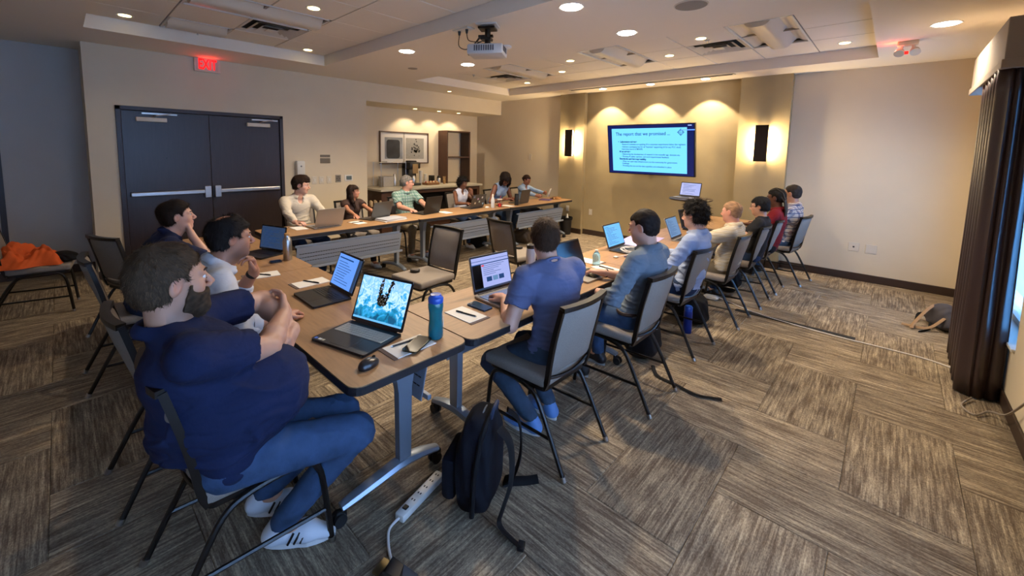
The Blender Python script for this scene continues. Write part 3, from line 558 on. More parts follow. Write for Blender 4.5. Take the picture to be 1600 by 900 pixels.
# ---------------------------------------------------------------- tables
def make_table(label, loc, rz, group='flip-top training tables'):
    """1.83 x 0.61 m, long side along local x; sitters at local -y"""
    t = thing('training_table', label, 'table', loc, rz, group); L, W = .913, .305
    MB().prism(rrect(-L, -W, L, W, .055), .717, .738).build('tabletop', M['wood'], t)
    MB().prism(rrect(-L-.003, -W-.003, L+.003, W+.003, .058), .700, .7335).build('edge_band', M['wood_edge'], t)
    for s_ in (1, -1):
        x = .70*s_; lg = MB(); a, b = (.045, .022)
        lg.add([(x+dx*w, y, z) for z, w, y0, y1 in ((.10, .019, .03, .095), (.50, .021, .025, .10), (.64, .028, .0, .12), (.698, .036, -.05, .17)) for dx, y in ((-1, y0), (1, y0), (1, y1), (-1, y1))],
               [(0, 3, 2, 1), (12, 13, 14, 15)]+[(4*k+i, 4*k+(i+1) % 4, 4*k+4+(i+1) % 4, 4*k+4+i) for k in range(3) for i in range(4)])
        l_ = lg.build('leg', M['silver'], t)
        ft = [(x, -.265, .078), (x, -.20, .088), (x, -.08, .105), (x, .02, .120), (x, .09, .120), (x, .18, .105), (x, .27, .080)]
        MB().tube(ft, [.020, .024, .027, .029, .029, .026, .020], 8, flat=(1.35, .85)).build('foot', M['silver'], t, True)
        for y in (-.265, .27):
            c = MB().cyl((x-.024, y-.01, .029), (x-.008, y-.01, .029), .029, n=18).cyl((x+.008, y-.01, .029), (x+.024, y-.01, .029), .029, n=18).rbox((x-.012, y-.025, .02), (x+.012, y+.025, .068), .006)
            c.build('caster', M['rubber'], t, True)
    MB().rbox((-.70, .03, .640), (.70, .075, .675), .006).build('cross_beam', M['silver'], t)
    R_ = R3('X', -12); mp = MB().rbox((-.66, -.004, -.12), (.66, .004, .12), .003, R_, (0, .225, .47)).rbox((-.66, -.012, -.014), (.66, .012, .014), .004, None, (0, .255, .35)).rbox((-.66, -.012, -.012), (.66, .012, .012), .004, None, (0, .20, .59))
    pn = mp.build('modesty_panel', M['panel_grey'], t)
    h = MB()
    for i in range(44):
        for j in range(3): h.box((-.012, -.0055, -.0035), (.012, .0055, .0035), R_, Vector((-.62+.0288*i, 0, 0))+R_@Vector((0, 0, -.05+.045*j))+Vector((0, .225, .47)))
    pf = h.build('perforation', M['black_plastic'], pn); pf['kind'] = 'stuff'
    return t
tb = make_table('near training table at the corner, under the ocean-wallpaper laptop', (4.655, 1.035, 0), 0)
def tcopy(loc, rz, label): return dup(tb, loc, rz, label, 'flip-top training tables')
tcopy((2.825, 1.035, 0), 0, 'second table of the near row, under the steel bottle')
for i, s_ in enumerate(('nearest table of the right-hand row, under the silver laptop', 'middle table of the right-hand row', 'far table of the right-hand row, toward the television')): tcopy((5.275, 2.262+1.83*i, 0), PI/2, s_)
for i, s_ in enumerate(('nearest table of the left-hand row, in front of the man in the cream shirt', 'middle table of the left-hand row, in front of the man in green plaid', 'far table of the left-hand row, ending by the olive pillar')): tcopy((2.145, 2.365+1.83*i, 0), -PI/2, s_)
# ---------------------------------------------------------------- chairs
def make_chair(label, loc, rz, group='grey banquet chairs'):
    t = thing('banquet_chair', label, 'chair', loc, rz, group)
    sb = MB(); bm = bmesh.new(); bmesh.ops.create_cube(bm, size=1)
    for v in bm.verts: v.co = Vector((v.co.x*(.445 if v.co.y > 0 else .41), v.co.y*.44, v.co.z*.062))
    bmesh.ops.bevel(bm, geom=bm.edges[:], offset=.024, segments=3, affect='EDGES', profile=.6); bm.verts.index_update()
    sb.add([v.co+Vector((0, .02, .458)) for v in bm.verts], [[v.index for v in f.verts] for f in bm.faces]); bm.free()
    sb.build('seat', M['grey_fab'], t, True)
    MB().prism(rrect(-.195, -.19, .195, .225, .03), .405, .430).build('seat_board', M['black_metal'], t)
    # padded back: rows bottom to top, curved sideways
    def row(z, y, w, th):
        out = []
        for k in range(9):
            u = -1+k/4; bow = -.030*(1-u*u)*min((z-.5)/.3, 1) if z > .5 else 0
            out.append((u*w, y+bow, z, th))
        return out
    rows = [row(.505, -.208, .176, .010), row(.53, -.213, .188, .026), row(.65, -.235, .192, .029), (row(.77, -.262, .192, .028)), row(.855, -.283, .188, .024), row(.874, -.288, .182, .008)]
    g1 = [[(x, y+th*(1-abs(-1+k/4)**6*.7), z) for k, (x, y, z, th) in enumerate(r)] for r in rows]
    g2 = [[(x, y-th*.75*(1-abs(-1+k/4)**6*.7), z) for k, (x, y, z, th) in enumerate(r)][::-1] for r in rows]
    b = MB().sheet([r+q for r, q in zip(g1, [x + [] for x in g2])]+[]).sheet([[q[-1], r[0]] for r, q in zip(g1, g2)])
    b.sheet([g1[0], g2[0][::-1]]).sheet([g1[-1], g2[-1][::-1]])
    b.build('backrest', M['grey_fab'], t, True)
    for s_ in (1, -1):
        pts = smooth_path([(s_*.19, -.185, .425), (s_*.193, -.205, .475), (s_*.197, -.222, .58), (s_*.202, -.250, .72), (s_*.20, -.292, .890)], 4)
        MB().tube(pts, .0155, 4, flat=(1.15, 1.0)).build('back_frame', M['black_metal'], t)
        fr = smooth_path([(s_*.205, .235, 0), (s_*.205, .215, .20), (s_*.205, .195, .34), (s_*.205, .150, .405), (s_*.205, .06, .418), (s_*.205, -.06, .408), (s_*.205, -.135, .375), (s_*.208, -.20, .28), (s_*.215, -.345, .0)], 4)
        MB().tube(fr, .0125, 8).build('leg', M['black_metal'], t, True)
        MB().cyl((s_*.205, .236, 0), (s_*.205, .234, .022), .0155, n=12).build('glide', M['steel'], t, True); MB().cyl((s_*.216, -.347, 0), (s_*.215, -.337, .022), .0155, n=12).build('glide', M['steel'], t, True)
        MB().tube([(s_*.205, .222, .16), (s_*.208, -.255, .175)], .009, 6).build('stretcher', M['black_metal'], t)
    tr = [(.205*u, -.292-.030*(1-u*u), .890) for u in [-1+i/6 for i in range(13)]]
    MB().tube(tr, .0175, 4, flat=(1.5, 1.0)).build('top_rail', M['black_metal'], t)
    bl = [(.19*u, -.205-.022*(1-u*u), .490-.018*(1-u*u)) for u in [-1+i/5 for i in range(11)]]
    MB().tube(bl, .009, 6).build('lower_rail', M['black_metal'], t)
    MB().tube([(-.205, -.10, .39), (.205, -.10, .39)], .010, 6).build('cross_bar', M['black_metal'], t)
    return t
chairs = [('empty banquet chair facing the near tables, with a black round puck on its seat', (3.82, 2.36, 0), PI+.06),
 ('empty banquet chair seen from behind, near the middle of the room', (3.86, 3.66, 0), -.10),
 ('empty turned banquet chair between the double doors and the man in navy', (2.12, .48, 0), .40),
 ('banquet chair at the left edge holding orange clothes', (.93, -.20, 0), -.10),
 ('nearest banquet chair at bottom left, under the bearded man', (5.195, .475, 0), -.02),
 ('banquet chair behind the man in the white shirt', (4.44, .425, 0), .03),
 ('banquet chair under the man in navy who sits nearest the doors', (3.05, .38, 0), 0),
 ('banquet chair under the man in the blue t-shirt', (5.59, 1.885, 0), PI/2), ('banquet chair under the man in the grey-blue shirt', (5.685, 2.70, 0), PI/2),
 ('banquet chair under the curly-haired man', (5.64, 3.69, 0), PI/2-.05), ('banquet chair under the man in the striped cream shirt', (5.72, 4.61, 0), PI/2), ('banquet chair under the man in the black t-shirt', (5.75, 5.38, 0), PI/2),
 ('banquet chair under the person in the red polo', (5.77, 6.06, 0), PI/2), ('last banquet chair of the right row, under the man in the checked shirt', (5.96, 6.72, 0), PI/2-.14)]
for i, (y, s_) in enumerate(((2.20, 'man in the cream shirt'), (2.92, 'woman in the brown top'), (3.80, 'man in the green plaid shirt'), (4.98, 'woman in the white sleeveless top'), (5.95, 'bending woman in denim'), (6.72, 'woman holding the tablet'))):
    chairs.append((f'banquet chair under the {s_}', (1.42, y, 0), -PI/2))
ch0 = make_chair(*chairs[0])
for c in chairs[1:]: dup(ch0, c[1], c[2], c[0], 'grey banquet chairs')
# ---------------------------------------------------------------- laptops
def keyboard(w, y0, y1, z, m, parent, rows=5):
    mb = MB(); h = (y1-y0)/rows
    for r in range(rows):
        n = 14; kw = w/n; x = -w/2
        if r == 0: ks = [1.5, 1, 1, 5.5, 1, 1, 1, 1, 1]
        else: ks = [1.0+.25*(r < 4)]+[1]*11+[1.75-.25*(r < 4)+0]
        sc_ = 14/sum(ks)
        for k in ks: q = kw*k*sc_; mb.box((x+.0012, y0+r*h+.0012, z), (x+q-.0012, y0+(r+1)*h-.0012, z+.0022)); x += q
    o = mb.build('keys', m, parent); o['kind'] = 'stuff'; return o
def laptop(label, loc, rz, w=.33, d=.235, ang=108, body='silver', keys='black_plastic', screen='scr_blue', lidm=None, content=None, group='open laptops', z=.738, th=.014):
    t = thing('laptop', label, 'laptop', (loc[0], loc[1], z), rz, group); bm_ = M[body]
    MB().prism(rrect(-w/2, -d/2, w/2, d/2, .012), .002, th).build('base', bm_, t)
    MB().box((-w*.40, -d*.47, 0), (w*.40, -d*.44, .002)).box((-w*.4, d*.42, 0), (w*.4, d*.45, .002)).build('foot_strip', M['rubber'], t)
    MB().box((-w*.46, -d*.02, th-.001), (w*.46, d*.36, th+.0004)).build('key_well', M['black_plastic'] if keys != 'wellgrey' else M['silver'], t)
    keyboard(w*.90, -d*.01, d*.35, th, M[keys], t)
    MB().rbox((-w*.17, -d*.44, th-.001), (w*.17, -d*.07, th+.0006), .0004, seg=1).build('trackpad', M[lidm or body], t)
    MB().cyl((-w*.40, d/2-.002, th), (w*.40, d/2-.002, th), .006, n=8).build('hinge', M['black_plastic'], t)
    lid = MB().prism(rrect(-w/2, 0, w/2, d, .010), -.004, .003, Matrix(((1, 0, 0), (0, 0, 1), (0, 1, 0)))).build('lid', M[lidm or body], t)
    lid.location = (0, d/2, th+.004); lid.rotation_euler = (-math.radians(ang-90), 0, 0)
    MB().box((-w/2+.002, -.0052, .003), (w/2-.002, -.0042, d-.003)).build('bezel', M['black_plastic'], lid)
    sw, s0, s1 = w/2-.010, .018, d-.012
    MB().box((-sw, -.0060, s0), (sw, -.0053, s1)).build('screen', M[screen], lid)
    mb = MB(); r = random.Random(hash(label) % 999 if False else len(label)*7)
    if content == 'text':
        y = s1-.02
        for i in range(13):
            l_ = r.uniform(.5, .95)*sw*1.5; x0 = -sw+.02+(.012 if i % 4 else 0); mb.box((x0, -.0064, y), (x0+l_*(.45 if i % 5 == 0 else 1), -.0060, y+.003)); y -= (s1-s0)/15
        mb.build('screen_text', M['ink'], lid)
    if content == 'slide':
        MB().box((sw-.036, -.0064, s0), (sw, -.0060, s1)).build('side_bar', M['scr_dark'], lid)
        MB().box((-sw+.015, -.0064, s1-.028), (sw-.10, -.0060, s1-.020)).build('title_line', M['ink'], lid)
        y = s1-.05
        for i in range(9): mb.box((-sw+.02+.01*(i % 3 > 0), -.0064, y), (-sw+.02+r.uniform(.5, .8)*2*(sw-.03), -.0060, y+.0032)); y -= .0165
        mb.build('screen_text', M['ink'], lid)
    if content == 'browser':
        MB().box((-sw, -.0064, s0+.012), (-sw+.075, -.0060, s1-.045)).build('side_pane', M['scr_off'], lid); MB().box((-sw, -.0064, s0), (sw, -.0060, s0+.012)).build('task_bar', M['scr_dark'], lid)
        MB().box((-sw, -.0064, s1-.048), (sw, -.0060, s1-.042)).box((-sw, -.0066, s1-.025), (sw, -.0060, s1-.022)).build('tool_line', M['ink'], lid)
        for i in range(3): MB().box((-sw+.11+.055*i, -.0066, s0+.045), (-sw+.155+.055*i, -.0060, s0+.075)).build('thumbnail', M['scr_slate'] if i % 2 else M['ink'], lid)
        for i in range(6): mb.box((-sw+.09, -.0066, s0+.09+.012*i), (-sw+.09+r.uniform(.08, .2), -.0060, s0+.0925+.012*i))
        mb.build('screen_text', M['ink'], lid); MB().box((-sw+.08, -.0067, s1-.062), (-sw+.10, -.0060, s1-.052)).build('red_tab', mat('red_tab', '#b02a30', .5, emit='#b02a30', es=.5), lid)
    if content == 'ocean':
        MB().box((-sw, -.0066, s0), (sw, -.0060, s0+.010)).build('task_bar', M['scr_cyan'], lid)
        # a rocky headland seen from above: dark stones and pale foam
        for nm, m_, cnt, sz in (('rock', M['scr_off'], 330, .0062), ('rock_light', mat('headland_pale', '#5a574e', .6, emit='#8a8676', es=.35), 170, .0036)):
            q = MB()
            for i in range(cnt):
                v = r.random(); a = r.uniform(0, 6.28)
                if v < .55: rad = .034*math.sqrt(r.random()); x, z_ = .004+rad*math.cos(a), s0+.112+rad*.85*math.sin(a)
                else: k = r.random(); side = r.choice((-1, 1)); x, z_ = .004+side*(.024+.022*k*(side > 0))+r.gauss(0, .0055), s0+.125+k*(s1-s0-.13)
                if z_ > s1-.004: continue
                e = sz*r.uniform(.4, 1.1); q.add([(x+e*math.cos(b), -.0063, z_+e*math.sin(b)) for b in (0, 1.3, 2.5, 3.9, 5.2)], [(0, 1, 2, 3, 4)])
            q.build(nm, m_, lid)['kind'] = 'stuff'
    return t
M['dark_lap'] = mat('dark_blue_grey_laptop', '#1c2027', .4, .3); M['lap_grey'] = mat('space_grey_laptop', '#5b5a58', .4, .7); M['lap_black'] = mat('black_laptop', '#1b1a1b', .45, .2)
M['keys_lit'] = mat('pale_keys', '#bdb4a2', .6); M['lap_blue'] = mat('blue_grey_keys', '#6f86b8', .5)
ocl = laptop('large dark laptop with an ocean wallpaper in front of the bearded man', (5.162, .960), math.radians(15.5), .355, .255, 112, 'dark_lap', 'keys_lit', 'ocean', content='ocean')
for k, (c_, w_) in enumerate((('#3f6fd0', .016), ('#c9c9c4', .022), ('#b9b4a0', .014))): MB().box((-.165+.026*k, -.118, .0145), (-.165+.026*k+w_, -.104, .0150)).build('sticker', mat('palm_sticker', c_, .4), ocl)
laptop('black laptop showing a pale blue slide, in front of the man in the white shirt', (4.475, 1.085), math.radians(-1), .325, .235, 112, 'lap_black', 'lap_black', 'scr_blue', content='slide')
laptop('small dark laptop beside the steel bottle, screen at an angle', (3.08, 1.15), math.radians(20), .31, .22, 100, 'lap_black', 'lap_black', 'scr_dark', content='text')
laptop('silver laptop with a browser window, in front of the man in the blue t-shirt', (5.275, 1.93), PI/2-.06, .345, .24, 104, 'alu', 'lap_blue', 'scr_pale', content='browser')
laptop('black-lidded laptop under the hand of the man in the grey-blue shirt', (5.385, 2.72), PI/2-.02, .33, .235, 112, 'alu', 'black_plastic', 'scr_off', 'lap_black')
laptop('laptop with a light cyan screen next to the coiled white cable', (5.215, 3.74), PI/2+.02, .345, .235, 110, 'lap_grey', 'black_plastic', 'scr_cyan', content='text')
laptop('laptop with a slate blue screen in front of the curly-haired man', (5.45, 4.66), PI/2+.03, .33, .235, 112, 'alu', 'black_plastic', 'scr_slate', content='text')
laptop('black laptop seen past the curly-haired man, screen turned away', (5.32, 5.42), PI/2-.3, .33, .235, 108, 'lap_black', 'lap_black', 'scr_off')
laptop('wide silver laptop in front of the man in the cream shirt', (2.11, 2.13), -PI/2+.04, .335, .235, 112, 'alu', 'black_plastic', 'scr_pale')
laptop('grey laptop in front of the woman in the brown top', (1.99, 2.86), -PI/2+.22, .33, .235, 108, 'lap_grey', 'black_plastic', 'scr_pale')
laptop('black laptop in front of the man in the green plaid shirt', (2.02, 3.68), -PI/2+.18, .345, .25, 105, 'lap_black', 'black_plastic', 'scr_pale')
t = laptop('sticker-covered grey laptop in front of the woman in the white top', (2.03, 4.60), -PI/2+.08, .32, .225, 108, 'lap_grey', 'black_plastic', 'scr_pale')
lid = [c for c in kids(t) if c.name.startswith('lid')][0]; rr_ = random.Random(2)
for i, c_ in enumerate(('#8fb4d8', '#d0d0d0', '#b9c9b0', '#c8a8c0', '#d8d4c0', '#7088b0')):
    cx, cz = -.12+.048*i, .06+.09*(i % 2)+.02*(i % 3); s_ = .018
    MB().poly3([(cx+s_*math.cos(a), .0035, cz+s_*math.sin(a)) for a in [k*PI/5 for k in range(10)]], [(cx+s_*math.cos(a), .0045, cz+s_*math.sin(a)) for a in [k*PI/5 for k in range(10)]]).build('sticker', mat('sticker', c_, .5), lid)
laptop('dark grey laptop beside the tall black bottle in the far left row', (2.09, 5.70), -PI/2+.2, .33, .235, 100, 'lap_grey', 'black_plastic', 'scr_pale')
# presenter table
t = thing('presenter_table', 'small round dark cocktail table below the television', 'table', (4.86, 6.42, 0)); MB().lathe([(.001, 1.0), (.29, 1.0), (.30, 1.008), (.30, 1.018), (.292, 1.025), (.001, 1.026)], n=40).build('tabletop', mat('dark_round_top', '#251b18', .3), t, True)
MB().cyl((0, 0, .02), (0, 0, 1.0), .03, n=16).build('post', M['black_metal'], t, True); MB().lathe([(.24, 0), (.24, .012), (.05, .035), (.03, .05), (.001, .05)], n=32).build('base', M['black_metal'], t, True)
laptop('laptop with a white document on the small round table below the television', (4.80, 6.40), -.08, .31, .215, 105, 'alu', 'black_plastic', 'scr_pale', 'black_plastic', content='text', z=1.026)
# ---------------------------------------------------------------- things on the tables
ZT_ = .7385
def notepad(label, x, y, rz, w=.135, h=.215, pen=True, pl=.0, pr=0., cat='notepad'):
    t = thing('notepad', label, 'notepad', (x, y, ZT_), rz, 'white notepads'); MB().box((-w/2, -h/2, 0), (w/2, h/2, .004)).build('sheets', M['paper'], t); MB().box((-w/2-.004, -h/2-.02, 0), (w/2+.004, -h/2, .0025)).build('backing', mat('pad_backing', '#5a4a44', .8), t)
    if pen:
        a = math.radians(pr); p = thing('pen', label.replace('notepad', 'pen lying on the notepad')[:95], 'pen', (x+pl, y, ZT_+.0085), rz+a, 'black pens')
        MB().cyl((0, -.068, 0), (0, .068, 0), .0042, n=8).build('barrel', M['ink_dark'], p, True); MB().cyl((0, -.068, 0), (0, -.078, 0), .0040, .001, 8).build('tip', M['steel'], p, True); MB().box((-.001, .02, .004), (.001, .064, .0055)).build('clip', M['ink_dark'], p)
    return t
notepad('notepad between the ocean laptop and the blue bottle', 5.412, 1.098, 0.0, pl=-.035, pr=-6)
notepad('notepad behind the black slide laptop', 4.14, 1.153, .02, pr=-68, pl=.0)
notepad('notepad by the elbow of the man in the white shirt', 3.73, .97, -.15, pr=-50)
notepad('notepad left of the silver browser laptop', 5.312, 1.546, PI/2, pr=12)
notepad('notepad in front of the man in the grey-blue shirt', 5.395, 3.00, PI/2-.15, pr=6)
notepad('notepad under the hand of the man in the cream shirt', 2.06, 1.86, -PI/2, pen=False)
notepad('notepad in front of the woman in the brown top', 2.15, 2.54, -PI/2+.1, pr=80)
notepad('notepad left of the woman in the white top', 2.17, 3.93, -PI/2, pen=False)
notepad('notepad beside the red tumbler', 2.25, 5.24, -PI/2, pen=False)
notepad('notepad beyond the small water bottle', 5.17, 3.10, PI/2, pen=False)
def phone(label, x, y, rz, m, z=ZT_, dark=True, w=.074, l=.155):
    t = thing('smartphone', label, 'phone', (x, y, z), rz); MB().prism(rrect(-w/2, -l/2, w/2, l/2, .012), 0, .009).build('case', m, t)
    if dark: MB().prism(rrect(-w/2+.004, -l/2+.004, w/2-.004, l/2-.004, .01), .009, .0096).build('glass', M['scr_off'], t)
    else:
        MB().prism(rrect(-w/2+.006, l/2-.042, -w/2+.042, l/2-.006, .008), .009, .0112).build('camera_plate', m, t)
        for dx, dy in ((.015, .015), (.015, .031), (.031, .023)): MB().cyl((-w/2+dx, l/2-dy, .011), (-w/2+dx, l/2-dy, .0125), .0055, n=12).build('camera_lens', M['black_plastic'], t, True)
    return t
phone('dark green-grey phone lying across the notepad by the blue bottle', 5.433, 1.128, math.radians(31-5), mat('phone_gold', '#3b3a2c', .25, .5), ZT_+.004, w=.078, l=.165)
phone('blue phone face down beside the silver laptop', 5.279, 1.688, PI/2+.02, mat('phone_blue', '#27415c', .3, .3), dark=False)
phone('black phone lying by the steel bottle', 3.41, 1.165, -.1, M['black_plastic'], w=.065, l=.085)
phone('black phone beside the red tumbler', 2.12, 5.17, .3, M['black_plastic'])
t = thing('computer_mouse', 'black wireless mouse right of the ocean laptop', 'mouse', (5.444, .868, ZT_), math.radians(12)); bm = bmesh.new(); bmesh.ops.create_icosphere(bm, subdivisions=4, radius=1)
for v in bm.verts: v.co = Vector((v.co.x*.031*(1-.12*v.co.y), v.co.y*.052, max(v.co.z, -.25)*.030*(1-.2*v.co.y)+.0075))
mb = MB(); bm.verts.index_update(); mb.add([v.co for v in bm.verts], [[v.index for v in f.verts] for f in bm.faces]); bm.free(); mb.build('shell', mat('mouse_shell', '#1f1e20', .28), t, True)
MB().cyl((-.003, .026, .031), (.003, .026, .031), .008, n=14).build('wheel', M['rubber'], t, True)
# bottles
def bottle(label, x, y, prof, m, cap=None, capm=None, z=ZT_, cat='bottle', n=28, extra=None, name='bottle'):
    t = thing(name, label, cat, (x, y, z)); MB().lathe(prof, n=n).build('body', m, t, True)
    if cap: MB().lathe(cap, n=n).build('cap', capm, t, True)
    return t
teal = mat('teal_plastic', '#1d7f8e', .12, trans=.45, noise=.1, nscale=8); blue_l = mat('blue_plastic', '#1c4fae', .3)
t = bottle('tall teal water bottle with a blue lid at the table corner', 5.42, 1.248, [(.001, 0), (.034, 0), (.038, .008), (.038, .03), (.0365, .06), (.033, .095), (.0345, .13), (.038, .155), (.038, .175), (.034, .185)], teal, [(.037, .183), (.038, .187), (.038, .205), (.034, .211), (.028, .216), (.027, .224), (.001, .227)], blue_l)
MB().lathe([(.001, .002), (.033, .003), (.0355, .012), (.0355, .03), (.001, .031)], n=24).build('water', mat('blue_base', '#1f62c9', .15, trans=.3), t, True)
for i in range(3): a = 2.2+.10*i; MB().box((-.0008, -.0008, .055+.006*i), (.0008, .0008, .10+.006*i), None, (.0372*math.cos(a-1.5), .0372*math.sin(a-1.5), 0)).build('print_mark', M['white_plastic'], t)
bottle('brushed steel bottle with a wooden cap near the man in navy', 3.40, 1.262, [(.001, 0), (.033, 0), (.035, .004), (.035, .155), (.030, .178), (.0205, .192), (.019, .205)], M['steel'], [(.001, .204), (.0215, .204), (.022, .222), (.019, .225), (.001, .225)], mat('bamboo_cap', '#a97c46', .6))
bottle('white bottle with a black lid hidden behind the man in the blue t-shirt', 5.0, 2.51, [(.001, 0), (.036, 0), (.037, .004), (.037, .165), (.033, .18)], mat('white_bottle', '#b9b7b6', .4), [(.001, .179), (.034, .18), (.036, .19), (.036, .21), (.015, .218), (.001, .22)], M['black_plastic'])
t = bottle('small clear water bottle beyond the notepad in the right row', 5.272, 3.048, [(.001, 0), (.031, 0), (.033, .006), (.032, .05), (.033, .075), (.024, .10), (.012, .115)], mat('clear_blue', '#a8d4ea', .08, trans=.75), [(.001, .114), (.014, .114), (.014, .128), (.001, .129)], M['white_plastic'])
bottle('small water bottle with a blue cap by the lilac mat', 5.05, 4.35, [(.001, 0), (.03, 0), (.032, .006), (.031, .12), (.022, .15), (.012, .165)], mat('clear_pale', '#cfd8ea', .08, trans=.7), [(.001, .164), (.016, .164), (.016, .182), (.001, .183)], mat('cap_blue', '#1c55b8', .4))
t = bottle('white paper cup near the man in the striped cream shirt', 5.40, 5.28, [(.001, .0), (.03, 0), (.042, .10), (.0435, .103), (.040, .103), (.029, .006), (.001, .006)], M['white_plastic'], cat='cup', name='paper_cup')
bottle('white sports bottle left of the red tumbler', 2.235, 4.885, [(.001, 0), (.03, 0), (.032, .006), (.032, .12), (.02, .16), (.012, .18)], mat('milky', '#c9ccd0', .3, trans=.2), [(.001, .179), (.014, .18), (.014, .205), (.008, .225), (.001, .226)], M['white_plastic'])
t = bottle('clear tumbler holding red drink with a straw', 2.285, 5.0, [(.001, 0), (.032, 0), (.042, .13), (.040, .13), (.030, .006), (.001, .006)], M['glass'], [(.043, .128), (.044, .138), (.001, .140)], M['white_plastic'], cat='cup', name='tumbler'); MB().lathe([(.001, .006), (.030, .006), (.035, .062), (.001, .063)], n=20).build('red_drink', mat('red_drink', '#c81e1e', .3), t, True); MB().cyl((0, 0, .06), (.02, .0, .19), .004, n=8).build('straw', mat('straw', '#c02020', .4), t)
bottle('tall black bottle left of the far grey laptop', 2.29, 5.42, [(.001, 0), (.036, 0), (.038, .004), (.038, .165), (.034, .175)], M['black_plastic'], [(.001, .174), (.036, .175), (.036, .198), (.03, .202), (.001, .203)], M['black_plastic'])
t = thing('tissue', 'crumpled white tissue beside the white sports bottle', 'tissue', (2.19, 4.80, ZT_)); bm = bmesh.new(); bmesh.ops.create_icosphere(bm, subdivisions=3, radius=.035); rr_ = random.Random(8); mb = MB()
for v in bm.verts: v.co *= rr_.uniform(.7, 1.25); v.co.z = abs(v.co.z)*.6
bm.verts.index_update(); mb.add([v.co for v in bm.verts], [[v.index for v in f.verts] for f in bm.faces]); bm.free(); mb.build('paper', M['paper'], t)
t = thing('closed_laptop', 'closed white laptop stacked on a folder beside the woman in the brown top', 'laptop', (2.23, 2.97, ZT_), -PI/2+.15); MB().prism(rrect(-.17, -.12, .17, .12, .015), .012, .03).build('shell', mat('white_lap', '#aeb2bc', .4, .2), t); tag(MB().rbox((-.18, -.125, 0), (.18, .125, .012), .004).build('folder', mat('folder', '#c3beb6', .7), None, loc=(2.23, 2.97, ZT_), rot=(0, 0, -PI/2+.1)), 'pale folder lying under the closed white laptop', 'folder')
t = thing('tablet', 'white tablet held upright by the woman at the far end of the left row', 'tablet', (2.12, 6.55, .80), -PI/2+.5); R_ = R3('X', -18)
MB().prism(rrect(-.10, 0, .10, .16, .012), -.004, .004, R_@Matrix(((1, 0, 0), (0, 0, 1), (0, 1, 0)))).build('slab', M['white_plastic'], t); mb = MB(); rr_ = random.Random(4)
for i in range(7): c_ = Vector((rr_.uniform(-.08, .08), .0055, rr_.uniform(.01, .06))); mb.add([R_@(c_+Vector((.014*math.cos(a), 0, .014*math.sin(a)))) for a in [k*PI/4 for k in range(8)]], [tuple(range(8))])
mb.build('floral_print', mat('floral', '#5a4a9a', .6), t)
tag(MB().prism(rrect(-.11, -.12, .11, .12, .02), 0, .010).build('tablet_sleeve', mat('floral_sleeve', '#4a3560', .7, noise=.6, nscale=60), None, loc=(2.12, 6.47, ZT_), rot=(0, 0, .4)), 'purple patterned sleeve lying open under the tablet', 'sleeve')
t = thing('leather_pouch', 'brown and gold patterned soft pouch at the far end of the left row', 'pouch', (2.13, 6.80, ZT_), .3); bm = bmesh.new(); bmesh.ops.create_icosphere(bm, subdivisions=4, radius=1); mb = MB()
for v in bm.verts: k = 1+.12*math.sin(9*v.co.x+5*v.co.y)+.08*math.sin(14*v.co.y); v.co = Vector((v.co.x*.10*k, v.co.y*.15*k, max(v.co.z, -.2)*.035*k+.007))
bm.verts.index_update(); mb.add([v.co for v in bm.verts], [[v.index for v in f.verts] for f in bm.faces]); bm.free(); mb.build('pouch', mat('pouch_brown', '#7a5228', .5, noise=.6, nscale=16), t, True)
tag(MB().rbox((-.17, -.36, 0), (.17, .36, .003), .001, seg=1).build('desk_mat', mat('lilac_mat', '#a39ac8', .8), None, loc=(5.10, 4.22, ZT_), rot=(0, 0, .12)), 'pale lilac cloth mat between the cyan laptop and the slate blue laptop', 'mat')
t = thing('coiled_cable', 'loosely coiled white charging cable beside the cyan laptop', 'cable', (5.30, 3.68, .757)); rr_ = random.Random(6); pts = []
for i in range(46): a = i*.42; r_ = .085+.02*math.sin(i*.37); pts.append((r_*math.cos(a)*(1.1), r_*math.sin(a)*1.25+.01*math.sin(i*.9), .006+.012*abs(math.sin(i*.53))))
pts += [(.02, -.20, .0), (-.03, -.28, -.014)]
MB().tube(smooth_path(pts, 3), .0035, 6).build('cord', M['cable_w'], t, True); MB().rbox((-.045, -.31, -.017), (-.015, -.27, -.006), .003).build('plug', M['cable_w'], t)
t = thing('eyeglasses', 'folded dark blue glasses on the lilac mat edge', 'glasses', (5.36, 3.47, .7425), .4); MB().tube([(.02*math.cos(a)-.025, .018*math.sin(a), .004) for a in [k*PI/7 for k in range(15)]], .0022, 5).tube([(.02*math.cos(a)+.025, .018*math.sin(a), .004) for a in [k*PI/7 for k in range(15)]], .0022, 5).tube([(-.045, 0, .004), (.03, .03, .004)], .002, 5).build('frame', mat('navy_frame', '#1a2150', .4), t)
for k, (x, y, z, s_) in enumerate(((3.716, 2.313, .489, 'round black puck on the seat of the empty chair facing the tables'), (3.76, 3.80, .489, 'round black puck on the seat of the empty chair seen from behind'))):
    t = thing('speaker_puck', s_, 'speaker', (x, y, z), 0, 'round pucks on empty chairs'); MB().lathe([(.001, 0), (.045, 0), (.048, .006), (.048, .022), (.044, .027), (.001, .028)], n=30).build('body', M['black_plastic'], t, True); MB().lathe([(.001, .028), (.036, .028), (.036, .0295), (.001, .030)], n=30).build('top', mat('puck_top', '#4a4038', .6), t, True)
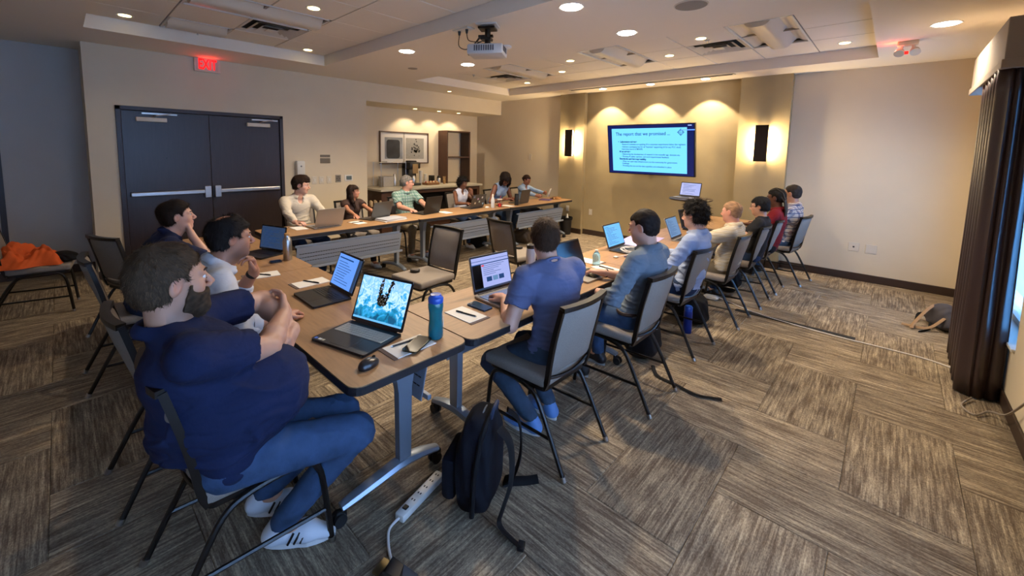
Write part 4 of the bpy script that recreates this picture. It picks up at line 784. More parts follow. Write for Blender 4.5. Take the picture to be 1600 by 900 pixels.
# ---------------------------------------------------------------- bags and things on the floor
def sack(name, label, cat, loc, rz, sx, sy, sz, m, seed=1, straps=True, squash=.0, lean=0., group=None):
    t = thing(name, label, cat, loc, rz, group); bm = bmesh.new(); bmesh.ops.create_icosphere(bm, subdivisions=5, radius=1); r = random.Random(seed); ph = [r.uniform(0, 6) for _ in range(8)]; mb = MB()
    for v in bm.verts:
        x, y, z = v.co; f = lambda q: math.copysign(abs(q)**.62, q)
        k = 1+.035*math.sin(5*x+ph[0])*math.sin(6*z+ph[1])+.03*math.sin(9*y+7*z+ph[2])
        zz = (f(z)+1)/2; tp = 1-.22*zz**3-squash*zz
        v.co = Vector((f(x)*sx/2*k*tp, f(y)*sy/2*k*tp+lean*zz*sz, zz*sz+.002))
    bm.verts.index_update(); mb.add([v.co for v in bm.verts], [[v.index for v in f.verts] for f in bm.faces]); bm.free(); mb.build('body', m, t, True)
    return t
bp = sack('backpack', 'large black and navy backpack standing on the floor by the near table leg', 'backpack', (5.70, 1.29, 0), math.radians(-62), .30, .20, .47, M['navy_fab'], 3, lean=.04)
mb = MB(); zp = smooth_path([(-.152, .02, .05), (-.150, .03, .25), (-.12, .05, .40), (0, .06, .475), (.12, .05, .40), (.150, .03, .25), (.152, .02, .05)], 5); MB().tube(zp, .012, 8).build('piping', M['black_fab'], bp, True)
MB().tube([(x*.985, y-.03, z) for x, y, z in zp[5:18]], .004, 5).build('zipper', M['silver'], bp, True)
MB().rbox((-.11, -.155, .05), (.11, -.08, .26), .03).build('front_pocket', M['navy_fab'], bp, True); MB().tube(smooth_path([(-.04, .07, .455), (-.03, .08, .50), (.03, .08, .50), (.04, .07, .455)], 5), .009, 6).build('carry_handle', mat('handle_dark', '#1a2a44', .6), bp, True)
for s_ in (1, -1): MB().tube(smooth_path([(.07*s_, .12, .44), (.085*s_, .175, .38), (.095*s_, .185, .22), (.10*s_, .15, .08), (.12*s_, .12+.02*s_, .02), (.16*s_, .20, .008), (.19*s_, .26, .008)], 5), .013, 6, flat=(2.0, .5)).build('shoulder_strap', M['black_fab'], bp, True)
MB().rbox((-.02, .0, 0), (.02, .03, .02), .004, None, (.185, .24, .0)).build('buckle', M['black_plastic'], bp)
sack('backpack', 'black backpack lying behind the dark blue bottle under the curly-haired man', 'backpack', (5.66, 4.28, 0), .3, .34, .30, .30, M['black_fab'], 5, squash=.1)
b = sack('duffel_bag', 'black bag hanging low under the chair of the man in the grey-blue shirt', 'bag', (5.62, 3.26, 0), .1, .28, .34, .34, M['black_fab'], 8, squash=.15)
tag(MB().tube(smooth_path([(5.78, 3.10, .02), (5.86, 3.0, .012), (6.0, 2.98, .01), (6.16, 2.95, .01), (6.30, 3.02, .01)], 5), .010, 6, flat=(1.5, .5)).build('bag_strap', M['black_fab'], smooth=True), 'long black strap trailing on the carpet from the black bag', 'strap')
sack('backpack', 'black backpack on the floor below the man in the black t-shirt', 'backpack', (5.62, 5.60, 0), 0, .32, .30, .34, M['black_fab'], 9)
sack('backpack', 'black backpack under the far left table behind the empty chair', 'backpack', (1.85, 4.9, 0), .2, .32, .28, .40, M['black_fab'], 11)
sack('tote_bag', 'dark brown handbag on the floor at the far left table leg', 'bag', (2.15, 5.75, 0), .2, .36, .22, .26, mat('brown_leather', '#352a20', .6), 12)
sack('orange_bag', 'bright orange bag under the far end of the left row', 'bag', (2.18, 6.55, 0), 0, .20, .20, .40, mat('orange_cloth', '#b8430c', .7), 13)
t = sack('window_bag', 'dark grey slouched bag on the floor beside the curtain', 'bag', (7.53, 5.95, 0), .4, .26, .42, .24, mat('charcoal_bag', '#37343a', .8), 15, squash=.35)
mb = MB()
for k, pts in enumerate(([(-.05, .1, .20), (-.17, -.02, .16), (-.30, -.12, .05), (-.33, -.16, .012)], [(.02, -.05, .20), (-.10, -.14, .12), (-.22, -.16, .03), (-.36, -.05, .012)])): MB().tube(smooth_path(pts, 6), .009, 6, flat=(1.6, .5)).build('strap', mat('tan_strap', '#8a6b48', .7), t, True)
tag(MB().tube(smooth_path([(7.33, 5.98, .012), (7.35, 6.06, .07), (7.42, 6.0, .07), (7.42, 5.86, .012), (7.40, 5.74, .010), (7.34, 5.62, .01)], 6), .011, 6, flat=(1.5, .6)).build('loose_strap', M['black_fab'], smooth=True), 'black strap loop on the carpet beside the grey bag', 'strap')
bn = thing('waste_bin', 'round black waste bin with a liner by the olive pillar', 'bin', (2.20, 7.06, 0)); MB().lathe([(.001, 0), (.11, 0), (.135, .34), (.14, .345), (.13, .345), (.105, .01), (.001, .01)], n=28).build('bin', M['black_plastic'], bn, True)
MB().lathe([(.137, .30), (.145, .33), (.142, .355), (.128, .35), (.10, .22), (.001, .20)], n=22).build('liner', M['black_fab'], bn, True)
tag(MB().lathe([(.001, 0), (.03, 0), (.032, .006), (.032, .13), (.018, .18), (.014, .20), (.014, .22), (.001, .222)], n=16).build('bottle', M['white_plastic'], None, True, (2.26, 7.03, .205)), 'white bottle standing in the black waste bin', 'bottle')
t = bottle('dark blue steel bottle on the carpet below the curly-haired man', 5.735, 3.97, [(.001, 0), (.036, 0), (.038, .004), (.038, .20), (.034, .215)], mat('bottle_blue', '#16348c', .35, .3), [(.001, .214), (.036, .216), (.037, .25), (.03, .262), (.001, .264)], blue_l, z=0)
MB().lathe([(.0384, 0), (.0384, .006)], n=24).build('base_ring', M['steel'], t, True)
# power strip, its cord and the covered floor plug
ps = thing('power_strip', 'white power strip with a switch on the carpet by the backpack', 'power strip', (5.50, 1.10, .0), math.atan2(.21, -.05)-PI/2)
MB().rbox((-.026, -.15, .0), (.026, .15, .036), .008).build('case', M['white_plastic'], ps, True)
for i in range(5): mb = MB(); y = -.055+.044*i; mb.box((-.010, y-.004, .0355), (-.004, y+.006, .0368)).box((.004, y-.004, .0355), (.010, y+.006, .0368)).build('socket', M['ink_dark'], ps)
MB().rbox((-.012, -.118, .034), (.012, -.094, .042), .003).build('rocker_switch', M['black_plastic'], ps)
fb = thing('floor_socket_cover', 'black folded cover over a floor plug at the bottom edge', 'floor socket', (5.745, .80, 0), .3)
MB().add([(-.07, -.06, 0), (.07, -.06, 0), (.07, .06, 0), (-.07, .06, 0), (-.03, -.03, .055), (.035, -.02, .045), (.02, .03, .05), (-.035, .03, .06)], [(0, 1, 5, 4), (1, 2, 6, 5), (2, 3, 7, 6), (3, 0, 4, 7), (4, 5, 6, 7), (3, 2, 1, 0)]).build('flap', M['black_plastic'], fb)
MB().rbox((-.10, -.02, 0), (-.055, .05, .006), .002).build('metal_rim', mat('brass_rim', '#8a7a58', .35, .8), fb); MB().rbox((.04, -.10, 0), (.10, -.03, .008), .002).build('metal_rim', mat('brass_rim', '#8a7a58', .35, .8), fb)
tag(MB().tube(smooth_path([(5.535, .955, .02), (5.545, .90, .012), (5.60, .86, .010), (5.67, .83, .012), (5.73, .81, .04)], 6), .006, 8).build('cable', M['cable_w'], smooth=True), 'short white cord from the power strip to the floor plug', 'cable')
tag(MB().tube(smooth_path([(5.55, 5.30, .006), (5.95, 5.06, .006), (6.30, 4.95, .006), (6.74, 4.90, .006), (7.10, 4.90, .006), (7.34, 4.89, .006), (7.50, 4.83, .006), (7.62, 4.75, .006)], 5), .006, 6).build('extension_cable', M['cable_w'], smooth=True), 'long thin white cable crossing the carpet toward the curtain', 'cable')
tag(MB().rbox((5.9, -.035, 0), (6.9, .035, .007), .003, Matrix.Rotation(0, 3, 'Z'), (0, 4.96, 0)).build('cable_cover', M['rubber']), 'flat black cable cover along the start of the white cable', 'cable cover').location = (0, 0, 0)
tag(MB().tube(smooth_path([(7.56, 4.28, .02), (7.50, 4.12, .012), (7.55, 4.02, .012), (7.62, 4.10, .03), (7.66, 3.9, .12), (7.69, 3.7, .30)], 6), .006, 6).build('window_cable', mat('beige_cable', '#8f8478', .5), smooth=True), 'beige cable looping up the wall at the foot of the curtain', 'cable')
for k, (x, y) in enumerate(((5.55, 4.95), (5.60, 5.12))): 
    t = sack('charger_brick', ['white power brick under the chair of the man in cream', 'white coil of adapter cable beyond the power brick'][k], 'charger', (x, y, 0), .5+k, .10, .16, .05, M['white_plastic'], 20+k)
# orange jacket on the left chair
t = thing('orange_jacket', 'crumpled orange jacket heaped on the chair at the left edge', 'jacket', (.93, -.24, .49)); g = []; rr_ = random.Random(12); ph = [rr_.uniform(0, 6) for _ in range(12)]
for j in range(46):
    row = []
    for i in range(46):
        u, v = -1+2*i/45, -1+2*j/45; x = u*.22+.02*math.sin(5*v+ph[0]); y = v*.21-.02+.02*math.sin(6*u+ph[1]); e = max(0, 1-max(abs(u), abs(v))**3)
        z = e*(.12+.05*math.sin(3.1*u+4*v+ph[2])+.03*abs(math.sin(7*u-4*v+ph[3]))+.018*abs(math.sin(13*v+5*u+ph[4]))+.012*math.sin(17*u+9*v+ph[5]))
        z += .16*max(0, (-v-.25))*e
        row.append((x, y, z+.002))
    g.append(row)
MB().sheet(g).build('cloth', mat('orange_jacket_cloth', '#c9500e', .8, noise=.12, nscale=12), t, True)
t = thing('black_pouch', 'black bag lying under the orange jacket on the left chair', 'bag', (.98, -.02, .49), .4); s_ = sack('x', 'x', 'x', (0, 0, 0), 0, .30, .16, .09, M['black_fab'], 31); c_ = kids(s_)[0]; c_.parent = t; bpy.data.objects.remove(s_)
# ---------------------------------------------------------------- figures
# A figure is described by smooth-blended round cones and ellipsoids on a posed skeleton;
# the continuous skin, the clothes and the hair are polygonised from those fields.
V3 = lambda *a: np.array(a, dtype=np.float64)
def unit(v): v = np.asarray(v, float); return v/(np.linalg.norm(v)+1e-12)
def rot_axis(ax, a):
    ax = unit(ax); c, s = math.cos(a), math.sin(a); x, y, z = ax
    return np.array([[c+x*x*(1-c), x*y*(1-c)-z*s, x*z*(1-c)+y*s],
                     [y*x*(1-c)+z*s, c+y*y*(1-c), y*z*(1-c)-x*s],
                     [z*x*(1-c)-y*s, z*y*(1-c)+x*s, c+z*z*(1-c)]])
def frame(fwd, up=(0, 0, 1)):            # columns: right, forward, up
    f = unit(fwd); r = unit(np.cross(f, up)); u = np.cross(r, f)
    return np.stack([r, f, u], 1)
class Grid:
    def __init__(self, lo, hi, base, fine=()):
        self.ax = []
        for a in range(3):
            xs = [lo[a]]
            while xs[-1] < hi[a]:
                s = base
                for c, hw, st in fine:
                    if abs(xs[-1]+st*.5-c[a]) < hw[a]: s = min(s, st)
                xs.append(xs[-1]+s)
            self.ax.append(np.array(xs, dtype=np.float32))
        self.g = np.full([len(a) for a in self.ax], .08, dtype=np.float32)
    def box(self, lo, hi):
        sl = []
        for a in range(3):
            i0 = max(int(np.searchsorted(self.ax[a], lo[a]))-1, 0)
            i1 = min(int(np.searchsorted(self.ax[a], hi[a]))+1, len(self.ax[a]))
            if i1 <= i0: return None, None
            sl.append(slice(i0, i1))
        x = self.ax[0][sl[0]][:, None, None]; y = self.ax[1][sl[1]][None, :, None]; z = self.ax[2][sl[2]][None, None, :]
        return tuple(sl), (x, y, z)
    def blend(self, sl, d, k, sub=False):
        g = self.g[sl]
        if sub: d = -d; m = np.maximum(g, d); h = np.maximum(k-np.abs(g-d), 0)/k; self.g[sl] = m+h*h*k*.25
        else: m = np.minimum(g, d); h = np.maximum(k-np.abs(g-d), 0)/k; self.g[sl] = m-h*h*k*.25
    def cone(self, a, b, ra, rb, k=.02, infl=0., sub=False):
        a = np.asarray(a, float); b = np.asarray(b, float); ra += infl; rb += infl
        m = max(ra, rb)+k+.012
        sl, P = self.box(np.minimum(a, b)-m, np.maximum(a, b)+m)
        if sl is None: return
        ab = b-a; L = float(ab@ab)+1e-12
        px, py, pz = P[0]-a[0], P[1]-a[1], P[2]-a[2]
        h = np.clip((px*ab[0]+py*ab[1]+pz*ab[2])/L, 0, 1).astype(np.float32)
        d = np.sqrt((px-ab[0]*h)**2+(py-ab[1]*h)**2+(pz-ab[2]*h)**2)-(ra+(rb-ra)*h)
        self.blend(sl, d.astype(np.float32), k, sub)
    def ell(self, c, r, R=None, k=.02, infl=0., sub=False):
        c = np.asarray(c, float); r = np.asarray(r, float)+infl
        m = max(r)+k+.012
        sl, P = self.box(c-m, c+m)
        if sl is None: return
        px, py, pz = P[0]-c[0], P[1]-c[1], P[2]-c[2]
        if R is None: R = np.eye(3)
        q = [px*R[0, i]+py*R[1, i]+pz*R[2, i] for i in range(3)]
        k0 = np.sqrt((q[0]/r[0])**2+(q[1]/r[1])**2+(q[2]/r[2])**2)
        k1 = np.sqrt((q[0]/r[0]**2)**2+(q[1]/r[1]**2)**2+(q[2]/r[2]**2)**2)+1e-6
        self.blend(sl, (k0*(k0-1)/k1).astype(np.float32), k, sub)
    def torus(self, c, R, rad, r, flat, k=.006):      # ring in the R frame's xy plane, tall by 1/flat
        m = max(rad)+r/flat+k+.01; c = np.asarray(c, float)
        sl, P = self.box(c-m, c+m)
        if sl is None: return
        px, py, pz = P[0]-c[0], P[1]-c[1], P[2]-c[2]
        q = [px*R[0, i]+py*R[1, i]+pz*R[2, i] for i in range(3)]
        rr = np.sqrt((q[0]/rad[0])**2+(q[1]/rad[1])**2)
        d = np.sqrt(((rr-1)*min(rad))**2+(q[2]*flat)**2)-r
        self.blend(sl, d.astype(np.float32), k)
    def cut(self, n, c, k=.004):                       # keep the side where (p-c).n < 0
        n = unit(n)
        d = (self.ax[0][:, None, None]-c[0])*n[0]+(self.ax[1][None, :, None]-c[1])*n[1]+(self.ax[2][None, None, :]-c[2])*n[2]
        self.g = np.maximum(self.g, d.astype(np.float32))
    def mesh(self):
        g = self.g; s = g < 0
        nx, ny, nz = g.shape
        a = s[:-1, :-1, :-1].astype(np.int8); c = a.copy()
        for dx in (0, 1):
            for dy in (0, 1):
                for dz in (0, 1):
                    if dx+dy+dz: c += s[dx:nx-1+dx, dy:ny-1+dy, dz:nz-1+dz]
        act = (c > 0) & (c < 8)
        I, J, K = np.nonzero(act)
        n = len(I)
        if n == 0: return np.zeros((0, 3)), np.zeros((0, 4), int)
        idx = np.full(act.shape, -1, np.int32); idx[I, J, K] = np.arange(n)
        cor = {}
        for dx in (0, 1):
            for dy in (0, 1):
                for dz in (0, 1): cor[dx, dy, dz] = g[I+dx, J+dy, K+dz]
        acc = np.zeros((n, 3)); cnt = np.zeros(n)
        for e in range(3):
            for u in (0, 1):
                for v in (0, 1):
                    o0 = [0, 0, 0]; o0[(e+1) % 3] = u; o0[(e+2) % 3] = v
                    o1 = list(o0); o1[e] = 1
                    a0, a1 = cor[tuple(o0)], cor[tuple(o1)]
                    cr = (a0 < 0) != (a1 < 0)
                    t = np.where(cr, a0/np.where(cr, a0-a1, 1), 0)
                    pt = np.zeros((n, 3)); pt[:, (e+1) % 3] = u; pt[:, (e+2) % 3] = v; pt[:, e] = t
                    acc += pt*cr[:, None]; cnt += cr
        acc /= cnt[:, None]
        P = np.zeros((n, 3))
        for e, ii in enumerate((I, J, K)):
            x0 = self.ax[e][ii]; x1 = self.ax[e][ii+1]; P[:, e] = x0+(x1-x0)*acc[:, e]
        F = []
        for e in range(3):
            b1, b2 = (e+1) % 3, (e+2) % 3
            # edges along e at interior nodes
            sl0 = [slice(1, -1)]*3; sl0[e] = slice(0, -1); sl1 = [slice(1, -1)]*3; sl1[e] = slice(1, None)
            e0, e1 = s[tuple(sl0)], s[tuple(sl1)]
            X = np.nonzero(e0 != e1)
            node = [X[0]+(0 if e == 0 else 1), X[1]+(0 if e == 1 else 1), X[2]+(0 if e == 2 else 1)]
            inside0 = e0[X]
            def cell(d1, d2):
                q = [node[0].copy(), node[1].copy(), node[2].copy()]
                q[b1] = q[b1]-d1; q[b2] = q[b2]-d2
                return idx[q[0], q[1], q[2]]
            q = np.stack([cell(1, 1), cell(0, 1), cell(0, 0), cell(1, 0)], 1)
            q = np.where(inside0[:, None], q, q[:, ::-1])
            F.append(q)
        return P, np.concatenate(F)
def relax(P, F, n=1):
    for _ in range(n):
        A = np.zeros_like(P); c = np.zeros(len(P))
        for i in range(4):
            for j in ((i+1) % 4, (i+3) % 4):
                np.add.at(A, F[:, i], P[F[:, j]]); np.add.at(c, F[:, i], 1)
        m = c > 0; P[m] = P[m]*.5+.5*A[m]/c[m][:, None]
    return P
def vnormals(P, F):
    n = np.cross(P[F[:, 2]]-P[F[:, 0]], P[F[:, 3]]-P[F[:, 1]])
    N = np.zeros_like(P)
    for i in range(4): np.add.at(N, F[:, i], n)
    return N/(np.linalg.norm(N, axis=1)[:, None]+1e-12)
def wobble(P, freq, seed, n=14, stretch=(1, 1, 1)):
    r = np.random.RandomState(seed); o = np.zeros(len(P)); S = np.array(stretch)
    for _ in range(n):
        k = unit(r.randn(3))*freq*(.6+.9*r.rand())*S; o += np.sin(P@k+r.rand()*6.28+1.2*np.sin(P@(unit(r.randn(3))*freq*.35)+r.rand()*6))
    return o/math.sqrt(n)
def np_mesh(name, P, F, m, parent, col=None, smooth=True):
    me = bpy.data.meshes.new(name); n = len(P); k = F.shape[1]
    me.vertices.add(n); me.vertices.foreach_set('co', P.astype(np.float32).ravel())
    me.loops.add(F.size); me.loops.foreach_set('vertex_index', F.astype(np.int32).ravel())
    me.polygons.add(len(F)); me.polygons.foreach_set('loop_start', np.arange(0, F.size, k, dtype=np.int32))
    me.polygons.foreach_set('use_smooth', np.full(len(F), smooth, bool))
    me.update(calc_edges=True)
    if col is not None:
        ca = me.color_attributes.new('tone', 'FLOAT_COLOR', 'POINT')
        ca.data.foreach_set('color', np.concatenate([col, np.ones((n, 1))], 1).astype(np.float32).ravel())
    me.materials.append(m)
    o = bpy.data.objects.new(name, me); COL.objects.link(o); o.parent = parent
    return o
def strands(P, N, count, length, width, seed, centre, R, style='short', curl=0., lift=.35, down=.5):
    """thin tapering locks rooted on a hair cap; returns quads"""
    r = np.random.RandomState(seed); i = r.randint(0, len(P), count)
    b = P[i]; n = N[i]
    up = R[:, 2]; fwd = R[:, 1]
    crown = centre+up*.10-fwd*.045
    t = b-crown; t = t-n*(t*n).sum(1)[:, None]; t /= np.linalg.norm(t, axis=1)[:, None]+1e-9
    if style == 'forward': t = t*.5+fwd*.8
    if style == 'back': t = t*.3-fwd*.8-up*.3
    d = t*(1-lift)+n*lift+r.randn(count, 3)*(.22+curl)-up*down*.3
    d /= np.linalg.norm(d, axis=1)[:, None]
    L = length*(.6+.8*r.rand(count))[:, None]
    side = np.cross(d, n); side /= np.linalg.norm(side, axis=1)[:, None]+1e-9
    w = width*(.6+.8*r.rand(count))[:, None]
    bend = (t-n*.7)*.45+r.randn(count, 3)*curl
    b = b-n*.003
    p1 = b+d*L*.5+bend*L*.10; p2 = b+d*L*.85+bend*L*.5
    V = np.stack([b-side*w, b+side*w, p1+side*w*.8, p1-side*w*.8, p2+side*w*.12, p2-side*w*.12], 1).reshape(-1, 3)
    o = np.arange(count)[:, None]*6
    F = np.concatenate([o+np.array([[0, 1, 2, 3]]), o+np.array([[3, 2, 4, 5]])])
    return V, F
def ik(a, t, l1, l2, pole):
    d = t-a; L = min(np.linalg.norm(d), (l1+l2)*.995); u = unit(d); t = a+u*L
    x = (l1*l1-l2*l2+L*L)/(2*L); h = math.sqrt(max(l1*l1-x*x, 1e-6))
    p = np.asarray(pole, float); p = unit(p-u*(p@u))
    return a+u*x+p*h, t
def hand_prims(w, hd, pn, side, curl=.35, spread=.5, thumb=.5, s=1., point=None):
    """round cones of palm and five fingers. hd along the hand, pn out of the palm, side +1 when the thumb lies on +cross(hd,pn)"""
    hd = unit(hd); pn = unit(pn-hd*(np.asarray(pn)@hd)); ac = np.cross(hd, pn)*side   # across, towards the thumb
    out = []
    kn = []
    for i, (x, l) in enumerate(((.030, .088), (.010, .092), (-.010, .088), (-.028, .080))):
        k_ = w+(ac*x+hd*l)*s; kn.append(k_)
        out.append((w+(ac*x*.55+hd*.012)*s, k_, .0165*s, .0125*s, .012))
    out.append((w-hd*.02*s, w+hd*.03*s, .024*s, .021*s, .015))
    out.append((w+(ac*.022+hd*.02)*s, w+(ac*.028+hd*.05+pn*.006)*s, .016*s, .013*s, .012))
    for i, (k_, ls) in enumerate(zip(kn, ((.040, .025, .021), (.045, .028, .022), (.041, .026, .021), (.032, .021, .019)))):
        c = curl if np.isscalar(curl) else curl[i]
        dirv = unit(hd+ac*(.10-.075*i)*spread)
        ang = 0; p = k_
        for j, l in enumerate(ls):
            ang += c*(1.15, 1.35, .9)[j]
            dd = dirv*math.cos(ang)+pn*math.sin(ang)
            q = p+dd*l*s; rr = (.0098, .0088, .0080, .0068)
            out.append((p, q, rr[j]*s, rr[j+1]*s, .004)); p = q
    b = w+(ac*.026+hd*.022+pn*.006)*s
    d1 = unit(ac*(.9-.5*thumb)+hd*.75+pn*.5*thumb); m1 = b+d1*.038*s
    d2 = unit(ac*(.5-.7*thumb)+hd*.9+pn*.45*thumb); m2 = m1+d2*.031*s
    d3 = unit(ac*(.25-.8*thumb)+hd*.9+pn*.35*thumb); m3 = m2+d3*.024*s
    out += [(b, m1, .0150*s, .0115*s, .010), (m1, m2, .0112*s, .0100*s, .004), (m2, m3, .0100*s, .0080*s, .004)]
    return out
def make_person(label, loc, face, skin, shirt, trousers, shoes, hair, hs=None, *, lean=8, slump=10, look=(0, 0, 0),
                rw=None, lw=None, rpole=(.6, -.5, -.6), lpole=(-.6, -.5, -.6), rhand=None, lhand=None,
                feet=None, width=1., belly=0., scale=1., sleeve=.55, longsleeve=False, collar='polo', fine=.0055, base=.012,
                fold=.0035, female=False, beard=None, beard_mat=None, hair_kw=None, turn=0, roll_cuff=False, sleeveless=False, hip=None,
                crown_bald=0, knee_out=.02, group=None, stub=0., seed=1, hz=.535, open_neck=False, tuck=False, belt=None, brow=None, eye='#3a2a1c',
                shirt_len=0., ht=None, lmin=-7, hsc=1., leg=1., depth=1., arm=1., world_wrists=False):
    """a seated figure. local frame: origin on the floor below the hips, +y the way the legs point. wrists given in local coordinates"""
    if ht is not None:                       # lean, size and seat so that the top of the head comes to rest at ht (world)
        loc = list(loc); cf, sf = math.cos(face), math.sin(face)
        for _ in range(12):
            q_ = (hz if hip is None else hip[2]); y_ = 0.
            for l_, k_ in ((.16, lean-slump*.9), (.19, lean+slump*.3), (.165, lean+slump*1.3), (.075, lean+slump+8)): q_ += math.cos(math.radians(k_))*l_*scale; y_ += math.sin(math.radians(k_))*l_*scale
            Rq = rot_axis((0, 0, 1), math.radians(turn))@rot_axis((0, 0, 1), math.radians(look[0]))@rot_axis((1, 0, 0), -math.radians(look[1])); tp = Rq@V3(0, .012, .218)*scale*hsc*(.96 if female else 1.)
            Tq = rot_axis((0, 0, 1), math.radians(turn))@V3(0, y_, 0); hx, hy, hzz = Tq[0]+tp[0], Tq[1]+tp[1], q_+tp[2]
            dx, dy = ht[0]-loc[0], ht[1]-loc[1]; lx, ly = dx*cf+dy*sf, -dx*sf+dy*cf
            scale *= 1+.6*((ht[2]-.018-(hz if hip is None else hip[2]))/(hzz-(hz if hip is None else hip[2]))-1)
            lean += max(-6, min(6, (ly-hy)*80)); lean = max(lmin, min(30, lean)); ex = lx-hx; loc[0] += ex*cf*.8; loc[1] += ex*sf*.8
        ey = ly-hy; loc[0] -= ey*sf; loc[1] += ey*cf
    if world_wrists:
        cf, sf = math.cos(face), math.sin(face); lc = lambda w: ((w[0]-loc[0])*cf+(w[1]-loc[1])*sf, -(w[0]-loc[0])*sf+(w[1]-loc[1])*cf, w[2]); rw, lw = lc(rw), lc(lw)
    root = thing('person', label, 'person', loc, face, group)
    S = scale
    hipc = V3(0, 0, hz) if hip is None else V3(*hip)
    T = rot_axis((0, 0, 1), math.radians(turn))
    def dirn(a): a = math.radians(a); return T@V3(0, math.sin(a), math.cos(a))
    waist = hipc+dirn(lean-slump*.9)*.16*S
    chest = waist+dirn(lean+slump*.3)*.19*S
    nb = chest+dirn(lean+slump*1.3)*.165*S
    hb = nb+dirn(lean+slump*1.0+8)*.075*S
    yaw, pitch, rol = [math.radians(a) for a in look]
    Rh = T@rot_axis((0, 0, 1), yaw)@rot_axis((1, 0, 0), -pitch)@rot_axis((0, 1, 0), rol)
    HS = S*(1. if not female else .96)*hsc
    hc = hb+Rh@V3(0, .025, .085)*HS
    Rc = frame(dirn(lean+slump*.6+90))                 # chest frame (forward column = chest forward)
    Rc = np.stack([Rc[:, 0], Rc[:, 1], np.cross(Rc[:, 0], Rc[:, 1])], 1)
    W = width
    sh = {}
    shz = nb-dirn(lean+slump)*.055*S
    hwid = (.178 if not female else .150)*S*(1+.55*(W-1))
    for s_ in (1, -1): sh[s_] = shz+Rc[:, 0]*hwid*s_+Rc[:, 1]*(.004+.13*(depth-1))
    L1, L2 = .285*S*arm, .255*S*arm
    tgt = {1: rw if rw is not None else (.20, .38, .76), -1: lw if lw is not None else (-.20, .38, .76)}
    pol = {1: rpole, -1: lpole}
    el, wr = {}, {}
    for s_ in (1, -1): el[s_], wr[s_] = ik(sh[s_], V3(*tgt[s_]), L1, L2, pol[s_])
    hips = {s_: hipc+T@V3(.085*S*s_*(W*.5+.5), 0, -.01) for s_ in (1, -1)}
    ft = feet or {1: (.13, .36, .09), -1: (-.13, .36, .09)}
    kn, an = {}, {}
    for s_ in (1, -1): kn[s_], an[s_] = ik(hips[s_], V3(*ft[s_][:3]), .43*S*leg, .41*S*leg, V3(s_*knee_out*6, .75, .75))
    fdir = {s_: (unit(V3(*ft[s_][3])) if len(ft[s_]) > 3 else unit(V3(.12*s_, 1, 0))) for s_ in (1, -1)}
    hp = {}
    for s_ in (1, -1):
        h = dict(rhand if s_ == 1 else lhand or {}) if (rhand if s_ == 1 else lhand) else {}
        fa = unit(wr[s_]-el[s_]); hd = V3(*h['dir']) if 'dir' in h else fa
        pn = V3(*h['palm']) if 'palm' in h else V3(0, 0, -1)
        # the thumb of a right hand, palm down and fingers forward, points to -x
        hp[s_] = hand_prims(wr[s_], hd, pn, -s_ if True else 1, h.get('curl', .3), h.get('spread', .6), h.get('thumb', .5), S*(.95 if female else 1.02))
    # ---- shared body pieces: (kind, args)
    fat = belly; shz = shz+Rc[:, 1]*.05*(depth-1)
    def torso(g, infl, k=.05):
        g.ell(hipc+T@V3(0, .004, .015), (.165*W*S, .106*S*(1+.3*(W-1)), .105*S), T, k, infl)
        g.ell(waist+Rc[:, 1]*(.012+fat*.35+.09*(depth-1)), (.138*W*S+fat*.3, .098*S*depth+fat*.75, .135*S+fat*.35), Rc, k, infl)
        g.ell(chest+Rc[:, 1]*(.008+.09*(depth-1)), (.150*W*S*(.93 if female else 1), .102*S*(.9+.1*W)*depth, .150*S), Rc, k, infl)
        if female:
            for s_ in (1, -1): g.ell(chest+Rc@V3(.062*s_, .078, -.005)*S, (.058*S, .050*S, .060*S), Rc, .03, infl)
        g.ell(shz-Rc[:, 2]*.045*S, (hwid*.86, .082*S, .085*S), Rc, k, infl)
        for s_ in (1, -1):
            g.cone(nb+Rc[:, 0]*.02*s_, sh[s_]-Rc[:, 0]*.01*s_+Rc[:, 2]*.004, .046*S, .040*S, .035, infl)
            g.cone(sh[s_]-Rc[:, 0]*.015*s_, sh[s_]+(el[s_]-sh[s_])*.25, .052*S*(.55+.45*W)*(.85 if female else 1), .050*S*(.55+.45*W)*(.85 if female else 1), .035, infl)
    aw = (.5+.5*W)*(.84 if female else 1.)
    def upper(g, s_, infl, f=1., k=.015):
        b = sh[s_]+(el[s_]-sh[s_])*f
        g.cone(sh[s_], b, .052*S*aw, (.052+(.041-.052)*f)*S*aw, k, infl)
    def fore(g, s_, infl, f=1., k=.015):
        m = el[s_]+(wr[s_]-el[s_])*.3
        if f > .3: g.cone(m, el[s_]+(wr[s_]-el[s_])*f, .041*S*aw, (.041-(.041-.0255)*(f-.3)/.7)*S*aw, k, infl)
        g.cone(el[s_], el[s_]+(wr[s_]-el[s_])*min(f, .3), .039*S*aw, .041*S*aw, k, infl)
    H = lambda x, y, z: hc+Rh@V3(x, y, z)*HS
    h_ = lambda *r: np.array(r)*HS
    jw = .92 if female else 1.
